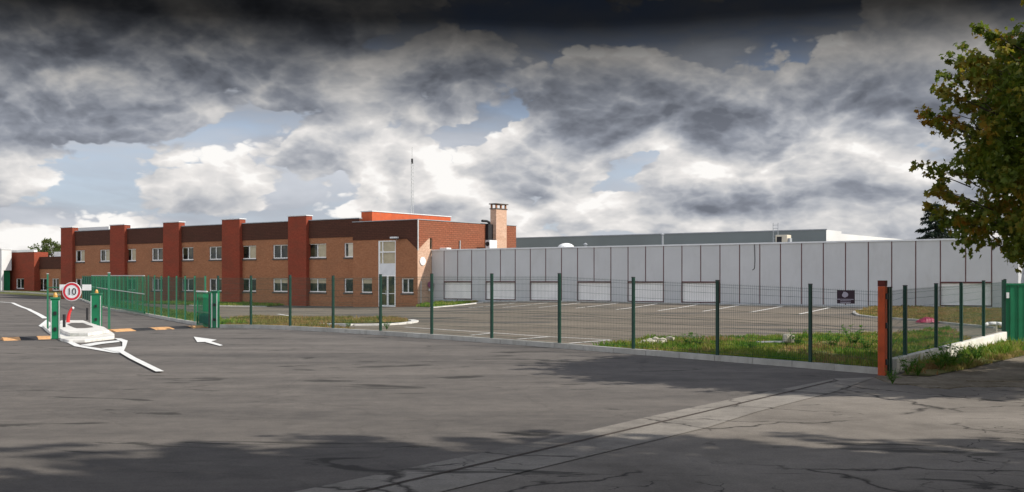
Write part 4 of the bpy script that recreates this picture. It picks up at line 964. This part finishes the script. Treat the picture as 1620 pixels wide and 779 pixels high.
def bag():
    x, y, z = at(1466, 510.5, .05); T = thing('plastic_sheet', 'crumpled magenta plastic sheet lying on the grass by the kerb', 'plastic sheet', (x, y, z), .2)
    mb = MB(); nx, ny = 14, 6; rnd = random.Random(5); hh = {}
    for j in range(ny + 1):
        for i in range(nx + 1):
            fxx, fy = i / nx * 2 - 1, j / ny * 2 - 1; h = .22 * max(0, 1 - fxx * fxx) * max(0, 1 - fy * fy) ** .5 + .05 * mn.noise(Vector((i * .7, j * .9, 1)))
            hh[i, j] = (fxx * .48 + rnd.uniform(-.02, .02), fy * .28, max(.01, h + .03 * fxx))
    for j in range(ny):
        for i in range(nx): mb.face([hh[i, j], hh[i + 1, j], hh[i + 1, j + 1], hh[i, j + 1]])
    mb.build('sheet', M['magenta'], T, smooth=False)
bag()
def hoop():
    x, y, z = at(1575, 528, 0); T = thing('white_hoop', 'low white curved hoop barrier standing on a single leg behind the wall', 'barrier', (x, y, z))
    h = z_at(514, y) - z; s = y / F
    MB().path([(-19 * s, 0, h - .03), (-12 * s, 0, h + .04), (0, 0, h + .05), (9 * s, 0, h + .03), (13 * s, 0, h - .08)], .06, 10).build('hoop', M['white'], T, smooth=True)
    MB().tube((1 * s, 0, -.05), (1 * s, 0, h), .035, 8).build('leg', M['blind_pale'], T)
hoop()

# ------------------------------------------------------------------ vegetation
def leaf_verts(s):
    # five-lobed leaf outline
    pr = [(0, -.5), (.22, -.28), (.5, -.32), (.36, 0), (.48, .26), (.2, .2), (0, .6), (-.2, .2), (-.48, .26), (-.36, 0), (-.5, -.32), (-.22, -.28)]
    return [(x * s, y * s) for x, y in pr]
def crown_mesh(rnd, clumps, leaf, per, shape='maple', jitter=1.0):
    """clumps: (center, radius); builds oriented leaves"""
    V = []; Fc = []
    for (c, r) in clumps:
        n = int(per * (r / .7) ** 2)
        for _ in range(n):
            d = Vector((rnd.gauss(0, 1), rnd.gauss(0, 1), rnd.gauss(0, .75))).normalized() * r * (rnd.random() ** .45)
            p = c + d; s = leaf * rnd.uniform(.6, 1.2)
            nrm = (d.normalized() * .6 + Vector((rnd.gauss(0, .6), rnd.gauss(0, .6), rnd.gauss(.4, .6)))).normalized()
            u = nrm.orthogonal().normalized(); a = rnd.uniform(0, 6.28); w = nrm.cross(u); u, w = u * math.cos(a) + w * math.sin(a), w * math.cos(a) - u * math.sin(a)
            i = len(V)
            if shape == 'maple':
                o = leaf_verts(s)
                V += [tuple(p + u * x + w * y + nrm * (abs(x) * -.25)) for x, y in o]; Fc.append(list(range(i, i + len(o))))
            else:
                V += [tuple(p - u * s * .3), tuple(p + w * s * .5), tuple(p + u * s * .3), tuple(p - w * s * .5)]; Fc.append([i, i + 1, i + 2, i + 3])
    return V, Fc
def limb(mb, rnd, a, b, r0, r1, k=4, wob=.12):
    a, b = Vector(a), Vector(b); pts = [a]; L = (b - a).length
    for i in range(1, k): pts.append(a + (b - a) * i / k + Vector((rnd.gauss(0, wob), rnd.gauss(0, wob), rnd.gauss(0, wob * .6))) * L * .25)
    pts.append(b); mb.path([tuple(p) for p in pts], [r0 + (r1 - r0) * i / k for i in range(k + 1)], 7); return pts
def deciduous(seed, H, z0, prof, ncl, leaf, per, trunk_r=.17):
    """prof(z fraction)->radius; returns trunk and crown data around the origin"""
    rnd = random.Random(seed); tr = MB(); cl = []
    tp = limb(tr, rnd, (0, 0, -.1), (.1, .05, H * .72), trunk_r, trunk_r * .35, 7, .08)
    for _ in range(ncl):
        f = rnd.random() ** .85; z = z0 + (H - z0) * f; rr = prof(f) * (rnd.random() ** .42); a = rnd.uniform(0, 6.283)
        bulge = 1 + .22 * mn.noise(Vector((math.cos(a) * 1.5, math.sin(a) * 1.5, z * .6 + seed)))
        cl.append((Vector((math.cos(a) * rr * bulge, math.sin(a) * rr * bulge, z)), rnd.uniform(.3, .62)))
    for i in range(0, len(cl), max(1, ncl // 90)):
        c, r = cl[i]; base = tp[min(len(tp) - 1, max(2, int(len(tp) * (c.z - .35 * math.hypot(c.x, c.y)) / (H * .8))))]
        limb(tr, rnd, base, c, trunk_r * .25, .012, 4, .2)
    # twigs with a few leaves standing out of the outline
    for _ in range(ncl // 3):
        f = rnd.random(); z = z0 + (H - z0) * f; a = rnd.uniform(0, 6.283); rr = prof(f); c = Vector((math.cos(a) * rr * 1.02, math.sin(a) * rr * 1.02, z))
        e = c + Vector((math.cos(a), math.sin(a), rnd.uniform(.2, 1.0))) * rnd.uniform(.25, .6); limb(tr, rnd, c - Vector((math.cos(a), math.sin(a), .3)) * .6, e, .015, .005, 3, .15)
        for j in range(3): cl.append((c + (e - c) * (j / 2), .16))
    return tr, cl, rnd
def tree_from(name, label, loc_, tr_me, cr_me, scale=1.0, rz=0, group=None):
    T = thing(name, label, 'tree', loc_, rz, group); T.scale = (scale,) * 3
    for nm, me in (('trunk', tr_me), ('crown', cr_me)):
        o = bpy.data.objects.new(nm, me); COL.objects.link(o); o.parent = T
    return T
def mesh_of(V, Fc, name, mat):
    me = bpy.data.meshes.new(name); me.from_pydata(V, [], Fc); me.materials.append(mat); me.update(); return me
def prof_maple(f):
    # radius by height fraction, widest low, pointed top
    P = [(0, 2.9), (.08, 3.9), (.22, 4.5), (.42, 4.5), (.63, 3.9), (.78, 3.2), (.9, 1.9), (1, .4)]
    for (a, ra), (b, rb) in zip(P, P[1:]):
        if f <= b: return ra + (rb - ra) * (f - a) / (b - a)
    return .3
tr, cl, rnd = deciduous(11, 8.7, 2.5, prof_maple, 700, .15, 95)
V, Fc = crown_mesh(rnd, cl, .14, 290); me_crown = mesh_of(V, Fc, 'crown', M['leaf'])
me_tr = tr.build('trunk', M['bark'], smooth=True); mtr = me_tr.data; bpy.data.objects.remove(me_tr)
tree_from('maple_tree', 'dark leafy maple turning brown at the right edge, overhanging the green gate', (13.1, 21.6, 0), mtr, me_crown, .96)
# unseen maples added around the camera to darken the near road
tree_from('maple_tree', 'unseen large maple added beside the old road to shade the near asphalt', (14.0, 2.7, 0), mtr, me_crown, 1.75, 1.3, 'unseen maples added for shade')
tree_from('maple_tree', 'unseen large maple added beyond the old road to shade the near ground', (25.0, -4.0, 0), mtr, me_crown, 1.75, 2.6, 'unseen maples added for shade')
tree_from('maple_tree', 'unseen large maple added behind the viewpoint to shade the left of the near asphalt', (3.0, -5.2, 0), mtr, me_crown, 1.9, 4.0, 'unseen maples added for shade')
tree_from('maple_tree', 'unseen large maple added left of the viewpoint to block sky light', (-8.0, 0.5, 0), mtr, me_crown, 1.9, 5.2, 'unseen maples added for shade')

tree_from('maple_tree', 'unseen maple added behind the viewpoint to the left to block light', (-5, -14, 0), mtr, me_crown, 1.7, .7, 'unseen maples added for shade')
tree_from('maple_tree', 'unseen maple added behind the viewpoint to the right to block light', (12, -12, 0), mtr, me_crown, 1.7, 1.9, 'unseen maples added for shade')
def small_tree():
    tr, cl, rnd = deciduous(5, 8.6, 3.5, lambda f: 3.6 * math.sin(math.pi * min(1, .25 + f * .75)) ** .6, 90, .3, 55, .2)
    V, Fc = crown_mesh(rnd, cl, .34, 60, 'quad'); o = tr.build('trunk', M['bark']); m = o.data; bpy.data.objects.remove(o)
    Y = 178.0; me = mesh_of(V, Fc, 'crown', M['leaf_g'])
    tree_from('broadleaf_tree', 'round green tree behind the low brick building, left of the first red pilaster', (px_at(76, Y), Y, .3 - .6), m, me, 1.0)
    tree_from('broadleaf_tree', 'smaller green tree mostly hidden behind the end of the brick office', (px_at(93, Y + 4), Y + 4, -1.1), m, me, 1.0, 2.0)
small_tree()
def spruce():
    Y = 100.0; T = thing('spruce_tree', 'dark spruce with drooping boughs behind the warehouse roof near the maple', 'tree', (px_at(1480, Y), Y, .2))
    H = 8.9; rnd = random.Random(2); tr = MB().tube((0, 0, 0), (0, 0, H), .22, 8, r2=.03); V = []; Fc = []
    z = 1.5
    while z < H - .1:
        L = 3.9 * (1 - z / H) ** .75 * rnd.uniform(.75, 1.15) + .2
        for k in range(6):
            a = rnd.uniform(0, 6.28); d = Vector((math.cos(a), math.sin(a), 0)); tip = Vector((0, 0, z)) + d * L * rnd.uniform(.8, 1.1) + Vector((0, 0, -.22 * L))
            base = Vector((0, 0, z)); tr.tube(base, tip, .03, 4, r2=.008, caps=False)
            n = int(170 * L / 3) + 30; side = Vector((-d.y, d.x, 0))
            for _ in range(n):
                f = rnd.random() ** .7; p = base + (tip - base) * f + side * rnd.gauss(0, .22) * (1.15 - f) * L * .5 + Vector((0, 0, rnd.gauss(-.06, .07)))
                u = (d * rnd.uniform(.3, 1) + side * rnd.gauss(0, .7) + Vector((0, 0, rnd.gauss(-.3, .3)))).normalized() * rnd.uniform(.16, .34); w = Vector((rnd.gauss(0, 1), rnd.gauss(0, 1), rnd.gauss(0, 1))).normalized() * .07
                i = len(V); V += [tuple(p - w), tuple(p + u), tuple(p + w)]; Fc.append([i, i + 1, i + 2])
        z += .34
    tr.build('trunk', M['bark'], T); o = bpy.data.objects.new('crown', mesh_of(V, Fc, 'crown', M['needle'])); COL.objects.link(o); o.parent = T
spruce()

def inpoly(x, y, P):
    c = False; n = len(P)
    for i in range(n):
        x1, y1 = P[i]; x2, y2 = P[i - 1]
        if (y1 > y) != (y2 > y) and x < (x2 - x1) * (y - y1) / (y2 - y1) + x1: c = not c
    return c
def grass_patch(poly, n, h, label, mat='grass', dz=.05, seed=1, thr=-.15, soil_='verge', sheet=True, hx=1.0):
    rnd = random.Random(seed)
    if sheet: structure(drape('verge', poly, M[soil_], dz))
    xs = [p[0] for p in poly]; ys = [p[1] for p in poly]; V = []; Fc = []; k = 0; tries = 0
    while k < n and tries < n * 30:
        tries += 1; x, y = rnd.uniform(min(xs), max(xs)), rnd.uniform(min(ys), max(ys))
        if not inpoly(x, y, poly): continue
        q = mn.noise(Vector((x * .6, y * .6, seed))) + .5 * mn.noise(Vector((x * 2.1, y * 2.1, seed)))
        if q < thr + rnd.uniform(-.15, .15): continue
        k += 1; z = gz(x, y) + dz - .01; hh = h * rnd.uniform(.35, 1.0) * (1 + .9 * max(0, q)); a = rnd.uniform(0, 6.28); w = rnd.uniform(.006, .014) * (1 + y / 60) * hx
        lean = Vector((rnd.gauss(0, .35), rnd.gauss(0, .35), 0)) * hh; e = Vector((math.cos(a), math.sin(a), 0)) * w; p = Vector((x, y, z)); m = p + lean * .35 + Vector((0, 0, hh * .6)); t = p + lean + Vector((0, 0, hh))
        i = len(V); V += [tuple(p - e), tuple(p + e), tuple(m + e * .7), tuple(t), tuple(m - e * .7)]; Fc.append([i, i + 1, i + 2, i + 3, i + 4])
    o = bpy.data.objects.new('grass', mesh_of(V, Fc, 'grass', M[mat])); COL.objects.link(o); tag(o, label, 'grass', kind='stuff'); return o
fo = Vector((-DF.y, DF.x)) * (1 if -DF.y * 0 + DF.x > 0 else -1)      # inwards from the near fence
def fp(px, off): q = online(px, C0, DF) + fo * off; return (q.x, q.y)
near = [fp(935, .12), fp(1392, .12), fp(1393, .5), tuple(B0 + DW * 4.0 + Vector((-.2, 0))), tuple(B0 + DW * 10.5 + Vector((-.2, 0))), pg(1500, 524), pg(1380, 534), pg(1280, 536), pg(1180, 538), pg(1100, 541), pg(1020, 542), pg(985, 546)]
grass_patch(near, 19000, .16, 'weedy bright green grass strip just behind the near fence', 'grass', .07, 1, -.08)
grass_patch(near, 7000, .13, 'dry straw-coloured grass mixed into the strip behind the near fence', 'grass_dry', .07, 21, .05, sheet=False)
grass_patch([fp(352, .14), fp(560, .14), pg(485, 513), pg(560, 513.5), pg(640, 512), pg(648, 510), pg(620, 506), pg(520, 504.5), pg(420, 504), pg(365, 504)], 9000, .14, 'patchy dry reddish grass strip between the left part of the fence and the car park', 'grass_dry', .06, 2, -.2)
grass_patch([pg(300, 483.8), pg(424, 485.5), loc(fx(452, .4), .35), loc(fx(300, .4), .35), (L1.x + 8, L1.y - 8)], 7000, .22, 'long green grass along the foot of the brick office wall', 'grass', .05, 3, -.3, hx=2)
s3 = [tuple(C0 + LV * 2 + Vector((.15, .05))), tuple(C0 + LV * 68 + Vector((.15, .05))), tuple(C0 + LV * 68 + Vector((3, 0))), tuple(C0 + LV * 40 + Vector((3.5, 0))), tuple(C0 + LV * 2 + Vector((1.7, 0)))]
grass_patch(s3, 12000, .22, 'green grass strip inside the receding fence', 'grass', .05, 4, -.3, hx=1.6)
grass_patch([pg(658, 486.5), pg(684, 487), pg(740, 481.5), loc(5, 1.5), loc(.1, 1.5), loc(.1, 0)], 2500, .25, 'small tuft of grass in the corner between office and warehouse', 'grass', .05, 5, -.4, hx=2)
grass_patch([pg(1378, 490.5), pg(1360, 493.5), pg(1354, 497), pg(1360, 500.5), pg(1380, 503.5), pg(1440, 507.5), pg(1520, 515.5), pg(1588, 522), (22, 42), loc(44, 1.0), loc(36, 1.0)], 24000, .16, 'dry yellow-green grass island in front of the right end of the warehouse', 'grass_dry', .06, 6, -.35, hx=1.5)
vg = [tuple(B0 + DW * 1.2 + Vector((.12, -.1))), tuple(B0 + DW * 12.3 + Vector((.12, -.1))), (17, 33), (19, 30), pg(1620, 566), pg(1540, 586), pg(1470, 600), pg(1425, 598)]
grass_patch(vg, 9000, .13, 'sunlit yellowish grass on the verge below the white wall', 'grass_dry', .065, 7, -.12)
wallfoot = [tuple(B0 + DW * 1.0 + Vector((.12, -.1))), tuple(B0 + DW * 11 + Vector((.12, -.1))), tuple(B0 + DW * 11 + Vector((1.1, -.6))), tuple(B0 + DW * 2.0 + Vector((.9, -.6)))]
grass_patch(wallfoot, 1500, .24, 'tall grass and weeds growing against the foot of the white wall', 'grass', .065, 8, -.1, sheet=False)
grass_patch([(26, 15.5), (36, 22), (30, 34), (17.5, 33), (19, 27), (14, 23)], 8000, .2, 'rough grass under the maple on the right', 'grass', .065, 9, -.2)

def weed(label, px, py, s, seed, dz=.07, group='leafy weeds along the fence'):
    x, y, z = at(px, py, dz); rnd = random.Random(seed); T = thing('weed_plant', label, 'plant', (x, y, z), rnd.uniform(0, 6), group)
    V = []; Fc = []; st = MB()
    for k in range(int(14)):
        a = rnd.uniform(0, 6.28); L = s * rnd.uniform(.5, 1.0); tip = Vector((math.cos(a) * L * .55, math.sin(a) * L * .55, L)); st.tube((0, 0, -.02), tip, .006, 4, r2=.003, caps=False)
        for j in range(9):
            f = rnd.uniform(.2, 1); p = tip * f + Vector((rnd.gauss(0, .03), rnd.gauss(0, .03), 0)); b = rnd.uniform(0, 6.28); l = s * rnd.uniform(.12, .24)
            u = Vector((math.cos(b), math.sin(b), rnd.uniform(-.2, .6))).normalized() * l; w = Vector((-math.sin(b), math.cos(b), rnd.uniform(-.3, .3))) * l * .3
            i = len(V); V += [tuple(p), tuple(p + u * .5 + w), tuple(p + u), tuple(p + u * .5 - w)]; Fc.append([i, i + 1, i + 2, i + 3])
    st.build('stem', M['weed'], T); o = bpy.data.objects.new('leaves', mesh_of(V, Fc, 'leaves', M['weed'])); COL.objects.link(o); o.parent = T
for i, (px, py, s, lb) in enumerate(((551, 519.5, .22, 'small weed on the kerb left of the curved white kerb end'), (612, 521, .3, 'bright green weed at the foot of the fence below the office entrance'),
        (600, 508, .28, 'weed on the dry strip in front of the office entrance'), (1090, 551, .45, 'dark green weed left of the tallest middle fence post'),
        (1105, 551, .4, 'dark green weed just left of the mesh post above the kerb shadow'), (1190, 556, .4, 'low weed between the plate and the fence post'),
        (1262, 548, .5, 'bushy weed beside the fallen grey plate'), (1318, 552, .55, 'bushy weed below the maroon notice board, left one'),
        (1350, 550, .62, 'tall bright weed below the maroon notice board'), (1372, 556, .5, 'leafy weed just left of the red steel post'),
        (1436, 592, .42, 'dark weed growing at the near end of the white wall'), (1395, 556, .45, 'weed behind the red steel post'))):
    weed(lb, px, py, s, 100 + i)
for i, (px, py, s, lb) in enumerate(((1452, 594, .35, 'second weed along the foot of the white wall'), (1488, 585, .6, 'tall bushy weed against the middle of the white wall'),
        (1503, 583, .55, 'yellowing bushy weed beside the sunlit stretch of white wall'), (1525, 578, .5, 'weed on the verge in front of the sunlit white wall'),
        (1545, 570, .4, 'low weed on the verge near the end of the white wall'), (1412, 606, .3, 'dry tuft at the corner of the wall by the red post'))):
    weed(lb, px, py, s, 200 + i, .06, 'weeds along the white wall')
